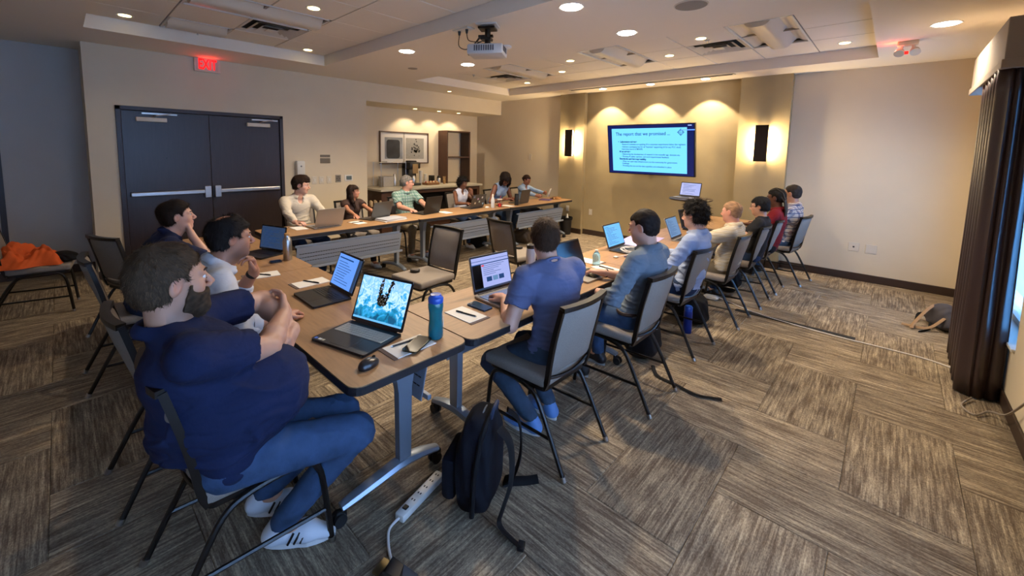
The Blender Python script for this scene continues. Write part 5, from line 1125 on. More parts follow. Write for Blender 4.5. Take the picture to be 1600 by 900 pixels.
    def headf(g, infl=0., feat=True):
        g.ell(H(0, -.014, .034), h_(.0765, .0970, .0900), Rh, .03, infl)
        g.ell(H(0, .020, -.018), h_(.0640*jw, .0690, .0830), Rh, .03, infl)
        g.ell(H(0, .024, -.066), h_(.0520*jw, .0560, .0400), Rh, .03, infl)
        g.cone(H(-.012, .066, -.090), H(.012, .066, -.090), .0185*HS, .0185*HS, .02, infl)
        if not feat: return
        for s_ in (1, -1):
            g.ell(H(.036*s_, .054, -.024), h_(.024, .024, .022), Rh, .02, infl)
            g.cone(H(.012*s_, .087, .026), H(.046*s_, .070, .024), .0085*HS, .0080*HS, .012, infl)
            g.ell(H(.031*s_, .094, .007), h_(.0175, .0150, .0115), Rh, .010, 0, sub=True)
            g.ell(H(.031*s_, .0765, .0150), h_(.0155, .0130, .0070), Rh, .004)
            g.ell(H(.031*s_, .0755, -.0020), h_(.0145, .0125, .0055), Rh, .004)
            g.ell(H(.0125*s_, .0965, -.034), h_(.0085, .0100, .0070), Rh, .006)
            Re = Rh@rot_axis((1, 0, 0), -.18)@rot_axis((0, 0, 1), .35*s_)
            g.ell(H(.0790*s_, -.008, .000), h_(.0085, .0185, .0320), Re, .006)
            g.ell(H(.0875*s_, -.003, .004), h_(.0060, .0095, .0190), Re, .004, sub=True)
        g.cone(H(0, .086, .014), H(0, .1100, -.025), .0075*HS, .0105*HS, .012)
        g.ell(H(0, .0870, -.0535), h_(.0225, .0095, .0055), Rh, .004)
        g.ell(H(0, .0860, -.0640), h_(.0190, .0090, .0065), Rh, .004)
        g.ell(H(0, .0960, -.0585), h_(.0240, .0060, .0016), Rh, .003, sub=True)
    neckr = (.056 if not female else .047)*S*(.6+.4*W)
    def neck(g, infl=0.):
        g.cone(nb-dirn(lean+slump)*.02, H(0, -.020, -.045), neckr*.98, neckr, .03, infl)
        g.cone(nb+T@V3(0, .03, 0), H(0, .015, -.072), neckr*.8, neckr*.8, .03, infl)
    pts = [hipc, hc, el[1], el[-1], wr[1], wr[-1], kn[1], kn[-1], an[1], an[-1], sh[1], sh[-1]]
    for h in (1, -1): pts += [q[1] for q in hp[h]]; pts.append(an[h]+fdir[h]*.18)
    pts = np.array(pts); lo = pts.min(0)-.16; hi = pts.max(0)+.16; lo[2] = max(lo[2], -.02)
    # ---- skin
    fl = [(hc, (.115, .135, .15), fine)]
    for s_ in (1, -1): fl.append((wr[s_]+unit(hp[s_][1][1]-wr[s_])*.07, (.10, .10, .10), max(fine, .0055)))
    g = Grid(lo, hi, base, fl)
    torso(g, -.013); neck(g); headf(g)
    for s_ in (1, -1):
        upper(g, s_, 0); fore(g, s_, 0)
        for a, b, ra, rb, k in hp[s_]: g.cone(a, b, ra, rb, k)
        g.cone(hips[s_], kn[s_], .074*S*W, .054*S, .03); g.cone(kn[s_], an[s_], .050*S, .036*S, .02)
        g.cone(an[s_]-V3(0, 0, .02), an[s_]+fdir[s_]*.12*S-V3(0, 0, .045), .034*S, .026*S, .02)
    P, F = g.mesh(); P = relax(P, F, 1)
    q = ((P-hc)@Rh)/HS
    col = np.tile(np.array(hexc(skin)), (len(P), 1)); base_c = col[0].copy()
    def tint(m, c, f): col[:] = col*(1-(m*f)[:, None])+np.array(c)*(m*f)[:, None]
    blob = lambda c, r: np.exp(-(((q-np.array(c))/np.array(r))**2).sum(1))
    red = base_c*np.array([1.05, .62, .58])
    tint(np.clip(blob((0, .09, -.058), (.022, .02, .009)), 0, 1), base_c*np.array([.85, .42, .42]), .8)
    tint(blob((0, .11, -.026), (.016, .02, .014)), red, .35)
    for s_ in (1, -1):
        tint(blob((.08*s_, -.006, 0), (.015, .02, .03)), red, .40)
        tint(blob((.045*s_, .065, -.028), (.02, .02, .02)), red, .2)
        tint(blob((.031*s_, .085, .006), (.016, .02, .008)), base_c*.6, .35)
    if stub:
        m = 1/(1+np.exp(((q[:, 2]+.045+.9*np.abs(q[:, 1]-.03)*(q[:, 1] < .03))/.008)))*(q[:, 2] > -.14)*(q[:, 1] > -.035)
        tint(m, np.array([.06, .05, .045]), stub)
    for s_ in (1, -1):
        d = np.linalg.norm(P-(wr[s_]+unit(hp[s_][1][1]-wr[s_])*.1), axis=1)
        tint(np.exp(-(d/.07)**2), red, .18)
    col *= (1+.035*wobble(P, 60, seed+7))[:, None]
    np_mesh('body', P, F, M['skin'], root, np.clip(col, 0, 1))
    # ---- eyes
    for s_ in (1, -1):
        mb = MB(); mb.sphere((0, 0, 0), .0118*HS, 14, 10)
        Vv = np.array(mb.v); yy = Vv[:, 1]/(.0118*HS)
        cc = np.where((yy > .90)[:, None], (.01, .01, .01), np.where((yy > .66)[:, None], hexc(eye), (.62, .60, .57)))
        o = mb.build('eye', M['eye'], root, smooth=True); o.matrix_local = Matrix.Translation(Vector(H(.031*s_, .0765, .0065)))@Matrix([list(r) for r in Rh]).to_4x4()
        ca = o.data.color_attributes.new('tone', 'FLOAT_COLOR', 'POINT'); ca.data.foreach_set('color', np.concatenate([cc, np.ones((len(cc), 1))], 1).ravel())
    # ---- eyebrows
    if brow is not None:
        for s_ in (1, -1):
            mb = MB(); pp = [H(.014*s_, .0935, .0245), H(.028*s_, .0915, .0300), H(.040*s_, .0830, .0290), H(.050*s_, .0720, .0240)]
            mb.tube([tuple(p) for p in pp], [.0026*HS, .0036*HS, .0030*HS, .0012*HS], 6); mb.build('eyebrow', brow, root, smooth=True)
    # ---- hair
    hk = dict(t=.012, low=-.055, front=.0, strands=0, length=.022, width=.0011, curl=0., style='short', noise=.0025, nf=70, hl=.0)
    hk.update(hair_kw or {})
    if hair is not None:
        gl = H(0, 0, 0)-.21; gh = H(0, 0, 0)+.21
        if hk.get('long'): gl = gl-V3(.02, .08, .26)
        g = Grid(gl, gh, max(fine*1.15, .0055))
        t = hk['t']
        g.ell(H(0, -.016, .036), h_(.0765, .0970, .0900)+t, Rh, .01)
        g.ell(H(0, -.045, -.012), h_(.062, .055, .062)+t*.6, Rh, .03)
        if hk.get('bulk'): 
            for c, r in hk['bulk']: g.ell(H(*c), h_(*r), Rh, .025)
        n1 = Rh@V3(0, .78, -.62); g.cut(n1, H(0, .078+hk['front'], .062))
        g.cut(Rh@V3(0, 0, -1), H(0, 0, hk['low']))
        g.cut(Rh@V3(0, 1, .15), H(0, .088+hk['front'], .09))
        for s_ in (1, -1):
            if not hk.get('cover_ears'): g.ell(H(.082*s_, .004, -.006), h_(.028, .026, .036), Rh, .006, sub=True)
            g.ell(H(.074*s_, .075, .030), h_(.036, .040, .040), Rh, .012, sub=True)
        if crown_bald: g.ell(H(0, *hk.get('bald_at', (-.02, .115))), h_(*hk.get('bald_r', (.055, .07, .05)))*crown_bald, Rh, .012, sub=True)
        if hk.get('long'):
            for chain in hk['long']:
                for i in range(len(chain)-1):
                    a, b = chain[i], chain[i+1]; g.cone(H(*a[:3]), H(*b[:3]), a[3]*HS, b[3]*HS, .02)
        P, F = g.mesh()
        if len(P):
            P = relax(P, F, 1); N = vnormals(P, F)
            P = P+N*(wobble(P, hk['nf'], seed)*hk['noise']+wobble(P, hk['nf']*3.1, seed+3)*hk['noise']*.4)[:, None]
            N = vnormals(P, F); sh_ = 1+.22*wobble(P, 180, seed+5)
            cc = np.clip(np.tile(np.array(hexc(hair)), (len(P), 1))*np.clip(sh_, .3, 2)[:, None], 0, 1)
            ho = np_mesh('hair', P, F, M['hair'], root, cc)
            if hk['strands']:
                Vs, Fs = strands(P, N, hk['strands'], hk['length'], hk['width'], seed, hc, Rh, hk['style'], hk['curl'], hk.get('lift', .35), hk.get('down', .5))
                r = np.random.RandomState(seed+1); f = np.repeat(.6+1.0*r.rand(hk['strands'])+hk['hl']*(r.rand(hk['strands']) > .72), 6)
                cs = np.clip(np.tile(np.array(hexc(hair)), (len(Vs), 1))*f[:, None], 0, 1)
                so = np_mesh('hair_strands', Vs, Fs, M['hair'], ho, cs); so['kind'] = 'stuff'
        if hk.get('locks'):
            for i, ch in enumerate(hk['locks']):
                mb = MB(); mb.tube([tuple(H(*c[:3])) for c in ch], [c[3]*HS for c in ch], 7)
                lo_ = mb.build('hair_lock', M['plain_hair'], root, smooth=True)
    if beard:
        g = Grid(H(0, .02, -.06)-.14, H(0, .02, -.06)+.14, max(fine, .005))
        headf(g, .007 if beard is True else beard, False)
        g.cone(H(-.02, .060, -.102), H(.02, .060, -.102), (.012+beard*1.4)*HS, (.012+beard*1.4)*HS, .02)
        g.cut(Rh@V3(0, .0, 1), H(0, 0, -.004)); g.cut(Rh@V3(0, -1, .25), H(0, .020, -.045))
        g.ell(H(0, .105, -.030), h_(.022, .030, .020), Rh, .01, sub=True); g.ell(H(0, .094, -.0585), h_(.020, .014, .007), Rh, .005, sub=True)
        for s_ in (1, -1): g.ell(H(.046*s_, .072, -.008), h_(.036, .046, .032), Rh, .012, sub=True)
        P, F = g.mesh(); P = relax(P, F, 1); N = vnormals(P, F); P = P+N*(wobble(P, 160, seed+9)*.0012)[:, None]
        cc = np.clip(np.tile(np.array(hexc(hair)), (len(P), 1))*np.clip(.8+.3*wobble(P, 260, 4), .3, 2)[:, None], 0, 1)
        bo = np_mesh('beard', P, F, M['hair'], root, cc)
        Vs, Fs = strands(P, N, 1500, .010, .0008, seed+2, hc+Rh@V3(0, .3, .3), Rh, 'short', .1, .5)
        so = np_mesh('beard_strands', Vs, Fs, M['hair'], bo, np.tile(np.array(hexc(hair))*.8, (len(Vs), 1))); so['kind'] = 'stuff'
    # ---- shirt
    fs = max(fine*1.4, .0068)
    pl = np.array([hipc, waist, chest, nb, sh[1], sh[-1], el[1], el[-1]]+([wr[1], wr[-1]] if longsleeve or sleeve > 1 else []))
    g = Grid(pl.min(0)-.19-fat, pl.max(0)+.15+fat, fs)
    torso(g, .010, .05)
    g.cut((0, 0, -1), (0, 0, hipc[2]-.075-shirt_len)) if not tuck else g.cut((0, 0, -1), (0, 0, hipc[2]+.035))
    g0 = g; g = Grid.__new__(Grid); g.ax = g0.ax; g.g = np.full_like(g0.g, .08)
    for s_ in (1, -1):
        if sleeveless: continue
        if sleeve > 1: upper(g, s_, .011); fore(g, s_, .010, sleeve-1, .02)
        else:
            b = sh[s_]+(el[s_]-sh[s_])*sleeve; upper(g, s_, .016, sleeve)
            g.cone(sh[s_]+(b-sh[s_])*.6, b, .055*S*aw, .056*S*aw, .02, .012)
        if sleeve <= 1:
            dirs = unit(el[s_]-sh[s_]); tip = sh[s_]+(el[s_]-sh[s_])*sleeve
            # trim the round end of the sleeve flat, then hollow it
            m = .12; sl, Pq = g.box(tip-m, tip+m)
            dd = ((Pq[0]-tip[0])*dirs[0]+(Pq[1]-tip[1])*dirs[1]+(Pq[2]-tip[2])*dirs[2])
            rad = np.sqrt(np.maximum((Pq[0]-tip[0])**2+(Pq[1]-tip[1])**2+(Pq[2]-tip[2])**2-dd*dd, 0))
            near = (rad < .105)
            g.g[sl] = np.where(near, np.maximum(g.g[sl], dd), g.g[sl]).astype(np.float32)
            g.cone(tip-dirs*.012, tip+dirs*.05, .045*S*aw+.0045, .045*S*aw+.0045, .003, sub=True)
    sl = (slice(None),)*3; g0.blend(sl, g.g, .022); g = g0
    if sleeveless:
        for s_ in (1, -1): g.cone(sh[s_]+Rc[:, 0]*s_*.012, sh[s_]+(el[s_]-sh[s_])*.35, .058*S, .050*S, .006, sub=True)
    g.cone(nb+Rc[:, 2]*.034, hb+Rc[:, 2]*.05, neckr*1.02, neckr*1.02, .008, sub=True)
    if collar:
        Rk = Rc@rot_axis((1, 0, 0), -.30)
        g.torus(nb+Rc@V3(0, .006, .016 if collar != 'polo' else .022)*S, Rk, (neckr*1.15, neckr*1.27), .0085 if collar == 'polo' else .0085, .42 if collar == 'polo' else .8)
        if collar == 'polo': g.torus(nb+Rc@V3(0, .006, .010)*S, Rk, (neckr*1.36, neckr*1.5), .0085, .5, .008)
    if open_neck: g.ell(nb+Rc@V3(0, .085, -.03), (.034, .06, .055), Rc, .008, sub=True)
    P, F = g.mesh(); P = relax(P, F, 1); N = vnormals(P, F)
    lowm = np.clip((chest[2]+.02-P[:, 2])/.2, 0, 1)
    rid = np.abs(wobble(P, 30, seed+1, 7, (.55, .55, 1.5))); rid2 = np.abs(wobble(P, 62, seed+2, 6, (.5, .5, 1.5))); wv = wobble(P, 24, seed, 12)
    sk = sum(np.exp(-(np.linalg.norm(P-(el[s_] if sleeve > .9 else sh[s_]+(el[s_]-sh[s_])*.5), axis=1)/.13)**2) for s_ in (1, -1))
    P = P+N*((wv*.35+np.exp(-(rid/.30)**2)*1.0-np.exp(-(rid2/.28)**2)*.45-.2)*fold*(.35+.75*lowm+.5*sk))[:, None]
    np_mesh('shirt', P, F, shirt, root)
    if roll_cuff:
        for s_ in (1, -1):
            t_ = sleeve-1 if sleeve > 1 else 1
            a = el[s_]+(wr[s_]-el[s_])*(t_-.10); b = el[s_]+(wr[s_]-el[s_])*(t_+.10); r_ = .041*S*aw+.0155
            mb = MB(); mb.tube([tuple(a), tuple((a+b)/2), tuple(b)], [r_*1.02, r_*1.04, r_*.96], 20, cap=True); mb.build('cuff', roll_cuff, root, smooth=True)
    # ---- trousers
    pl = np.array([hipc, kn[1], kn[-1], an[1], an[-1], hips[1], hips[-1]])
    g = Grid(pl.min(0)-.17, pl.max(0)+.15, max(fs, .010)); 
    g.ell(hipc+T@V3(0, .004, .012), (.168*W*S, .110*S, .105*S), T, .04, .002)
    for s_ in (1, -1):
        g.cone(hips[s_], kn[s_], .088*S*(.5+.5*W), .067*S*(.6+.4*W), .035); g.cone(kn[s_], an[s_]-unit(an[s_]-kn[s_])*.01, .064*S*(.6+.4*W), .050*S, .03)
    g.cut((0, 0, 1), (0, 0, hipc[2]+(.10 if tuck else .07)))
    for s_ in (1, -1):
        m = an[s_]; sl, Pq = g.box(m-.15, m+.15)
        if sl: dd = -(Pq[2]-(m[2]-.005)); g.g[sl] = np.maximum(g.g[sl], dd+0*g.g[sl])
    P, F = g.mesh(); P = relax(P, F, 1); N = vnormals(P, F)
    kd = sum(np.exp(-(np.linalg.norm(P-kn[s_], axis=1)/.13)**2) for s_ in (1, -1))+.35
    rid = np.abs(wobble(P, 42, seed+12, 7)); r2 = np.abs(wobble(P, 85, seed+13, 6)); P = P+N*((wobble(P, 26, seed+11, 12)*.4+np.exp(-(rid/.3)**2)-np.exp(-(r2/.3)**2)*.4-.2)*.0052*kd)[:, None]
    np_mesh('trousers', P, F, trousers, root)
    if belt: 
        mb = MB(); n = 28; pth = [tuple(hipc+T@V3((.163*W*S)*math.cos(2*PI*i/n), +.004+(.106*S)*math.sin(2*PI*i/n), .055)) for i in range(n+1)]
        mb.tube(pth, .012, 6); mb.build('belt', belt, root, smooth=True)
    # ---- shoes
    for s_ in (1, -1):
        fd = fdir[s_]; Rf = frame(fd, (0, 0, 1)); a = an[s_].copy(); z0 = max(a[2]-.09, .0)
        B = lambda x, y, z: V3(a[0], a[1], z0)+Rf@V3(x, y, z)*S
        g = Grid(np.minimum(B(0, 0, 0), B(0, .2, .1))-.10, np.maximum(B(0, 0, 0), B(0, .2, .1))+.12, .008)
        g.cone(B(0, -.035, .045), B(0, -.01, .085), .038*S, .040*S, .02)
        g.cone(B(0, -.03, .040), B(0, .10, .036), .036*S, .042*S, .03); g.cone(B(0, .10, .034), B(.006*s_, .175, .026), .043*S, .032*S, .03)
        g.cut((0, 0, -1), B(0, 0, .014))
        P, F = g.mesh(); P = relax(P, F, 1); np_mesh('shoe', P, F, shoes[0], root)
        mb = MB(); prof = []
        for i in range(24):
            t_ = 2*PI*i/24; c, s2 = math.cos(t_), math.sin(t_)
            yy = .070+.142*s2; xx = (.045 if s2 > 0 else .038)*c*(1-.18*max(s2, 0)**3)
            prof.append((xx, yy))
        mb.poly3([tuple(B(x, y, .0)) for x, y in prof], [tuple(B(x*1.03, y*1.01, .024)) for x, y in prof]); sole = mb.build('sole', shoes[1], root)
        if len(shoes) > 2:
            for i in range(3):
                for sd in (1, -1):
                    mb = MB(); y = .035+i*.024
                    mb.tube([tuple(B(sd*.0455, y, .026)), tuple(B(sd*.0445, y+.010, .045)), tuple(B(sd*.034, y+.021, .064))], .0048, 6); mb.build('shoe_stripe', shoes[2], root)
    return dict(root=root, H=H, Rh=Rh, HS=HS, wr=wr, el=el, hp=hp, nb=nb, Rc=Rc, kn=kn, an=an, sh=sh, hc=hc, chest=chest, aw=aw, S=S)
def glasses(p, m):
    mb = MB(); H = p['H']
    for s_ in (1, -1):
        c = (.031*s_, .0985, .004)
        mb.tube([tuple(H(c[0]+.021*math.cos(t), c[1]-.004*abs(math.cos(t)), c[2]+.016*math.sin(t))) for t in np.linspace(0, 2*PI, 15)], .0013, 5)
        mb.tube([tuple(H(.052*s_, .093, .010)), tuple(H(.079*s_, .03, .010)), tuple(H(.080*s_, -.012, .006))], .0014, 5)
    mb.tube([tuple(H(-.010, .1, .008)), tuple(H(0, .104, .010)), tuple(H(.010, .1, .008))], .0013, 5)
    mb.build('glasses', m, p['root'])
def watch(p, s_, m, w=.010):
    a = p['wr'][s_]; d = unit(p['wr'][s_]-p['el'][s_]); r = .0262*p['S']*p['aw']+.003; c = a-d*.028
    mb = MB(); mb.tube([tuple(c-d*w), tuple(c), tuple(c+d*w)], [r*1.04, r*1.08, r*1.0], 18, cap=True)
    mb.build('wristband', m, p['root'], smooth=True)
# ---------------------------------------------------------------- people
dkbrow = mat('dark_brow_hair', '#1e1611', .8); ltbrow = mat('light_brow_hair', '#8a6f58', .8); grbrow = mat('grey_brow_hair', '#6a6560', .8)
denim = cloth('blue_denim', '#354a68', .20); denim_d = cloth('dark_denim', '#1c2c48', .15); denim_g = cloth('faded_denim', '#3b4a5c', .2); khaki = cloth('khaki_trousers', '#6e624e'); blackc = cloth('black_trousers', '#121217')
navy = cloth('navy_polo', '#161f3e', .05); wshirt = cloth('white_shirt_cloth', '#b9bdc6', .03); cream = plaid('cream_linen', '#c0b7a8', [('x', .012, .0035, '#aea493', .5, 0)])
wsh = mat('shoe_white', '#c8ccd2', .6); wsole = mat('sole_white', '#d6d6d4', .5); blk_sh = mat('shoe_black', '#131316', .6); gsole = mat('grey_sole', '#8d8a85', .6); bl_sh = mat('shoe_blue', '#5c86c0', .6); wrist = M['rubber']
green = plaid('green_plaid', '#a9bcb4', [('x', .045, .020, '#3e6b60', .65, 0), ('z', .045, .020, '#3e6b60', .65, .01), ('x', .045, .005, '#1e3f46', .8, .012), ('z', .045, .005, '#1e3f46', .8, .02)])
check = plaid('navy_check', '#c2bab0', [('d', .052, .020, '#26345c', .70, 0), ('z', .052, .020, '#26345c', .70, .01), ('d', .052, .005, '#6a3f3c', .7, .025), ('z', .052, .005, '#6a3f3c', .7, .03)])
stripe = plaid('cream_stripe', '#b8ab94', [('z', .034, .006, '#8f8368', .6, 0), ('z', .034, .003, '#7c8694', .6, .015)])
SK1, SK2, SK3 = '#b98a70', '#a8755a', '#c79a84'
P = {}
P[1] = make_person('bearded man in a navy polo and jeans, arms crossed, nearest the camera', (5.15, .47, 0), math.radians(-24), SK1, navy, denim, (wsh, wsole, blk_sh), '#403123', ht=(5.21, 0.225, 1.36), hsc=1.08, lean=-11, slump=9, look=(17, -2, 0), turn=12,
    width=1.26, belly=.15, scale=1.0, world_wrists=True, rw=(5.07, .66, .93), lw=(5.16, .66, .87), rpole=(.9, .3, -.5), lpole=(-.8, .6, -.1), rhand=dict(dir=(-.9, -.1, .35), palm=(.1, -1, -.1), curl=.30), lhand=dict(dir=(.95, -.1, -.3), palm=(0, -1, 0), curl=.35),
    feet={1: (-.042, .168, .10, (.19, 1, 0)), -1: (-.243, .078, .10, (.18, 1, 0))}, lmin=-20, leg=1.10, depth=1.5, shirt_len=.05, arm=1.06, sleeve=.66, beard=.013, brow=dkbrow, fine=.004, base=.011, hair_kw=dict(strands=11000, t=.008, length=.019, hl=1.0, low=-.062, front=-.010), fold=.0095, stub=.5, knee_out=.0)
P[2] = make_person('man in a white shirt with thinning dark hair, chin on his hand', (4.36, .42, 0), math.radians(-4), SK2, wshirt, denim_d, (blk_sh, gsole), '#1b1715', ht=(4.38, 0.62, 1.32), lean=12, slump=12, look=(0, 2, 0), width=1.16,
    rw=(.33, .36, .785), lw=(-.12, .34, .93), rpole=(.9, -.3, -.4), lpole=(-.3, .5, -1), rhand=dict(dir=(-.5, .8, -.1), palm=(0, 0, -1), curl=.45), lhand=dict(dir=(.3, -.2, 1), palm=(.2, -1, 0), curl=.75), sleeve=1.35, brow=dkbrow, fine=.0045, base=.012,
    hair_kw=dict(strands=7000, t=.012, length=.022, front=-.006, bald_at=(-.045, .122), bald_r=(.045, .055, .034), hl=.7), crown_bald=1, fold=.009, stub=.55, roll_cuff=wshirt, seed=2)
watch(P[2], -1, wrist)
P[3] = make_person('man in navy by the double doors resting his chin on his fist', (3.03, .36, 0), 0, SK3, navy, denim_d, (blk_sh, gsole), '#211812', ht=(3.12, 0.56, 1.285), lean=14, slump=12, look=(-8, -6, 0), rw=(.06, .30, .99), lw=(-.12, .40, .80), rpole=(.3, 1, -.8), lpole=(-.6, -.2, -.8),
    rhand=dict(dir=(-.35, -.2, .9), palm=(-.3, -.9, .2), curl=.85), lhand=dict(dir=(.8, .5, .2), palm=(0, 0, -1), curl=.4), sleeve=.8, brow=dkbrow, fine=.005, base=.013, hair_kw=dict(strands=6000, t=.012, length=.020, front=-.010), fold=.005, seed=3)
def rrow(k, label, x, y, skin, shirt, tr, shoe, hair, **kw):
    kw.setdefault('lmin', -11); kw.setdefault('rw', (.17, .27, .76)); kw.setdefault('lw', (-.17, .27, .76)); P[k] = make_person(label, (x, y, 0), PI/2+kw.pop('rot', 0), skin, shirt, tr, shoe, hair, **kw)
tee = cloth('blue_tee', '#5b6384', .06); gshirt = cloth('grey_blue_shirt', '#687480', .06); lshirt = cloth('light_blue_shirt', '#8e9bb8', .05)
rrow(4, 'man in a blue t-shirt seen from behind, using the silver laptop', 5.67, 1.90, SK3, tee, denim_g, (bl_sh, wsole), '#3b281b', ht=(5.52, 2.0, 1.297), lean=15, slump=13, look=(-27, 6, 0), turn=-13, rw=(.16, .34, .78), lw=(-.14, .30, .78), rpole=(.7, -.3, -1), lpole=(-.7, -.3, -1),
     rhand=dict(dir=(-.2, 1, 0), palm=(0, 0, -1), curl=.35), lhand=dict(dir=(.3, 1, 0), palm=(0, 0, -1), curl=.35), collar='tee', sleeve=.62, brow=dkbrow, fine=.0045, base=.012, hair_kw=dict(strands=9000, t=.011, length=.024, low=-.072, hl=.5), fold=.0075, seed=4, width=1.18, feet={1: (.10, .12, .09), -1: (-.10, .10, .09)})
rrow(5, 'man in a grey-blue shirt with rolled sleeves and cropped dark hair', 5.72, 2.74, SK3, gshirt, denim, (blk_sh, gsole), '#1d1512', ht=(5.795, 2.74, 1.32), lean=4, slump=11, look=(6, 10, 0), rw=(-.02, .27, .79), lw=(-.20, .22, .70), rpole=(.8, -.5, -.9), lpole=(-.8, -.5, -.6),
     lhand=dict(dir=(.3, 1, .0), palm=(.2, 0, -1), curl=.5), rhand=dict(dir=(-.1, 1, 0), palm=(0, 0, -1), curl=.5), sleeve=1.22, roll_cuff=gshirt, tuck=True, belt=mat('brown_belt', '#2d1d16', .5), brow=dkbrow, fine=.0045, base=.012, hair_kw=dict(strands=6000, t=.007, length=.008, low=-.070, front=-.004), fold=.0085, stub=.4, seed=5, width=1.16)
watch(P[5], 1, wrist)
rrow(6, 'curly-haired man with glasses in a light blue shirt', 5.72, 3.74, SK3, lshirt, denim_d, (wsh, wsole), '#15110f', ht=(5.82, 3.7, 1.3), lean=9, slump=10, look=(-6, 6, 0), sleeve=1.8, brow=dkbrow, fine=.0055, base=.013, hair_kw=dict(strands=5200, t=.018, length=.030, curl=.55, lift=.6, low=-.068, bulk=[((0, -.02, .10), (.07, .08, .05))], noise=.006, nf=110), fold=.009, seed=6)
glasses(P[6], M['black_plastic'])
rrow(7, 'older man with short fair hair in a striped cream shirt, hand at his face', 5.78, 4.62, '#c08a74', stripe, khaki, (blk_sh, gsole), '#8a6a50', ht=(5.87, 4.64, 1.235), lean=13, slump=12, look=(-5, 4, 0), lw=(-.13, .22, 1.0), lpole=(-.5, .5, -1), lhand=dict(dir=(.3, .1, .9), palm=(.3, -.9, 0), curl=.5), sleeve=.75, width=1.18, belly=.03, brow=ltbrow, fine=.0055, base=.013,
     hair_kw=dict(strands=3000, t=.006, length=.008, low=-.06), fold=.008, seed=7)
watch(P[7], -1, wrist)
rrow(8, 'man with dark hair and glasses in a black t-shirt', 5.82, 5.40, '#b78a70', cloth('black_tee', '#1c1c20'), denim_d, (blk_sh, gsole), '#15161a', ht=(5.955, 5.42, 1.235), lean=8, slump=10, look=(5, 6, 0), sleeve=.6, collar='tee', brow=dkbrow, fine=.006, base=.014, hair_kw=dict(strands=3500, t=.013, length=.022), seed=8)
glasses(P[8], M['black_plastic'])
rrow(9, 'person with long dark dreadlocks in a red polo', 5.84, 6.10, '#5c3a2a', cloth('red_polo', '#6a141c'), blackc, (blk_sh, gsole), '#14100f', ht=(5.985, 6.12, 1.295), lean=6, slump=10, look=(2, 4, 0), sleeve=.7, brow=dkbrow, fine=.006, base=.014,
     hair_kw=dict(t=.012, locks=[[(x, -.06, .04, .011), (x*1.15, -.11, -.04, .011), (x*1.2, -.12, -.15, .010), (x*1.1+.01*math.sin(i), -.11, -.27+.02*math.sin(i*3), .006)] for i, x in enumerate((-.065, -.05, -.035, -.02, -.005, .01, .025, .04, .055, .068))]+[[(x, .05, .105, .009), (x*1.1, -.02, .125, .010), (x*1.2, -.09, .07, .011), (x*1.3, -.115, -.02, .010)] for x in (-.05, -.03, -.01, .01, .03, .05)]), seed=9)
rrow(10, 'last man of the right row, in a navy and white checked shirt', 5.98, 6.74, '#a97e66', check, denim, (blk_sh, gsole), '#2a2523', ht=(6.075, 6.68, 1.325), rot=-.14, lean=5, slump=9, look=(-2, 2, 0), sleeve=1.85, brow=dkbrow, fine=.006, base=.014, width=1.12, hair_kw=dict(strands=2500, t=.006, length=.008, front=-.016), fold=.0055, seed=10)
def lrow(k, label, x, y, skin, shirt, tr, shoe, hair, **kw):
    P[k] = make_person(label, (x, y, 0), -PI/2+kw.pop('rot', 0), skin, shirt, tr, shoe, hair, **kw)
lrow(11, 'young man in a cream linen shirt holding a pen', 1.40, 2.17, SK3, cream, denim_d, (blk_sh, gsole), '#2a1c15', ht=(1.42, 2.15, 1.33), lean=6, slump=9, look=(52, 8, 0), rw=(.22, .46, .78), lw=(-.20, .40, .78), rhand=dict(dir=(-.6, .8, .0), palm=(0, 0, -1), curl=.5), sleeve=1.85, open_neck=True, brow=dkbrow, fine=.005, base=.013,
     hair_kw=dict(strands=5000, t=.015, length=.026, front=.006, bulk=[((0, .03, .105), (.06, .06, .035))]), seed=11, stub=.15, fold=.008)
lrow(12, 'woman with long brown hair in a dark brown short-sleeved top', 1.40, 2.92, '#a9765c', plaid('brown_knit', '#3b2620', [('z', .022, .006, '#241511', .6, 0)]), blackc, (wsh, gsole), '#241712', ht=(1.42, 2.85, 1.172), female=True, lean=4, slump=10, look=(48, -2, 0), sleeve=.45, collar='crew', brow=dkbrow, fine=.0055, base=.013, scale=.90,
     rw=(.16, .42, .77), lw=(-.14, .42, .77), hair_kw=dict(t=.012, strands=2600, length=.05, down=1.2, lift=.05, long=[[(.055, -.04, .03, .045), (.075, -.03, -.08, .040), (.085, .0, -.18, .034), (.07, .03, -.26, .022)], [(-.055, -.04, .03, .045), (-.075, -.03, -.08, .040), (-.085, .0, -.18, .034), (-.07, .03, -.26, .020)], [(0, -.07, .0, .055), (0, -.08, -.12, .055), (0, -.08, -.2, .04)]]), seed=12)
lrow(13, 'grey-haired man with glasses in a green plaid shirt', 1.40, 3.80, '#c08f7a', green, khaki, (wsh, gsole), '#6a6662', ht=(1.42, 3.76, 1.283), lean=8, slump=10, look=(55, 2, 0), sleeve=.75, belly=.04, width=1.1, brow=grbrow, fine=.0055, base=.013, rw=(.18, .42, .77), lw=(-.14, .44, .77), hair_kw=dict(strands=4000, t=.010, length=.016, hl=.6), fold=.005, seed=13)
glasses(P[13], M['brown_metal'])
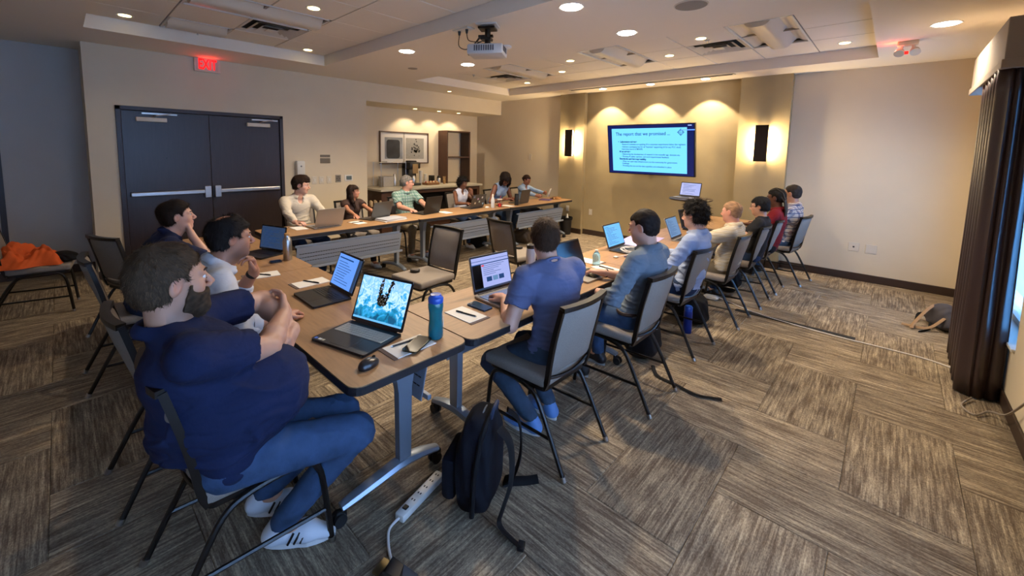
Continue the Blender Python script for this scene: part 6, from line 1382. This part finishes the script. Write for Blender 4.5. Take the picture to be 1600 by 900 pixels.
lrow(14, 'woman with curly black hair in a white sleeveless top, hand at her mouth', 1.44, 4.95, '#6d4734', cloth('white_blouse', '#b4b6c4', .03), denim_d, (wsh, gsole), '#120e0d', ht=(1.48, 4.9, 1.22), female=True, sleeveless=True, lean=14, slump=12, look=(12, 12, 0), lw=(-.05, .22, .91), rw=(.16, .34, .77), lpole=(-.6, .5, -1), lhand=dict(dir=(.1, .0, 1), palm=(0, -1, 0), curl=.6), brow=dkbrow, fine=.006, base=.014, scale=.93, open_neck=True,
     hair_kw=dict(t=.022, strands=4500, length=.030, curl=.7, lift=.6, low=-.11, bulk=[((0, -.05, .0), (.10, .07, .10)), ((.075, -.01, -.02), (.035, .05, .08)), ((-.075, -.01, -.02), (.035, .05, .08))], noise=.007, nf=90, cover_ears=True), seed=14)
lrow(15, 'woman in denim bending forward, long dark hair falling over her face', 1.50, 5.92, '#7b4f3b', cloth('denim_vest', '#8ba0c0', .08), denim, (wsh, gsole), '#1a1210', ht=(1.74, 5.76, 1.25), lmin=20, female=True, sleeveless=True, lean=22, slump=12, look=(-30, 52, 0), rw=(.14, .42, .77), lw=(-.12, .42, .77), brow=dkbrow, fine=.006, base=.014, scale=.95,
     hair_kw=dict(t=.016, strands=2400, length=.06, down=1.2, lift=.05, long=[[(0, -.06, .05, .06), (.0, -.12, -.03, .055), (0, -.14, -.12, .05), (.0, -.15, -.22, .03)], [(.06, .02, .03, .04), (.075, .04, -.06, .035), (.07, .05, -.15, .02)], [(-.06, .02, .03, .04), (-.075, .04, -.06, .035), (-.07, .05, -.15, .02)]], cover_ears=True), seed=15)
lrow(16, 'woman with tied-back hair in a light blue denim shirt, reading a tablet', 1.48, 6.70, '#8a5a44', cloth('pale_denim_shirt', '#8499b6', .12), blackc, (wsh, gsole), '#2a1712', ht=(1.56, 6.6, 1.21), female=True, lean=10, slump=12, look=(6, 22, 0), rw=(.14, .44, .80), lw=(-.10, .46, .84), rhand=dict(dir=(-.3, 1, .2), palm=(-.8, 0, -.2), curl=.6), lhand=dict(dir=(.3, 1, .3), palm=(.8, 0, 0), curl=.6), sleeve=1.8, open_neck=True, brow=dkbrow, fine=.006, base=.014, scale=.92,
     hair_kw=dict(t=.007, strands=1500, length=.02, bulk=[((0, -.115, .0), (.035, .035, .035))]), seed=16)
# pen in the raised hand of the man in the cream shirt
q = P[11]; pc = P[11]['root'].matrix_world if False else (Matrix.Translation(P[11]['root'].location)@Matrix.Rotation(P[11]['root'].rotation_euler[2], 4, 'Z'))@Vector(tuple(q['wr'][1]+unit(q['hp'][1][1][1]-q['wr'][1])*.10))
pn_ = thing('pen', 'dark pen held by the young man in the cream shirt', 'pen', pc, .6, 'black pens'); MB().cyl((-.03, -.06, .03), (.02, .07, .01), .0042, n=8).build('barrel', M['ink_dark'], pn_, True)
for o in bpy.data.objects:
    if o.type == 'LIGHT': o['kind'] = 'structure'
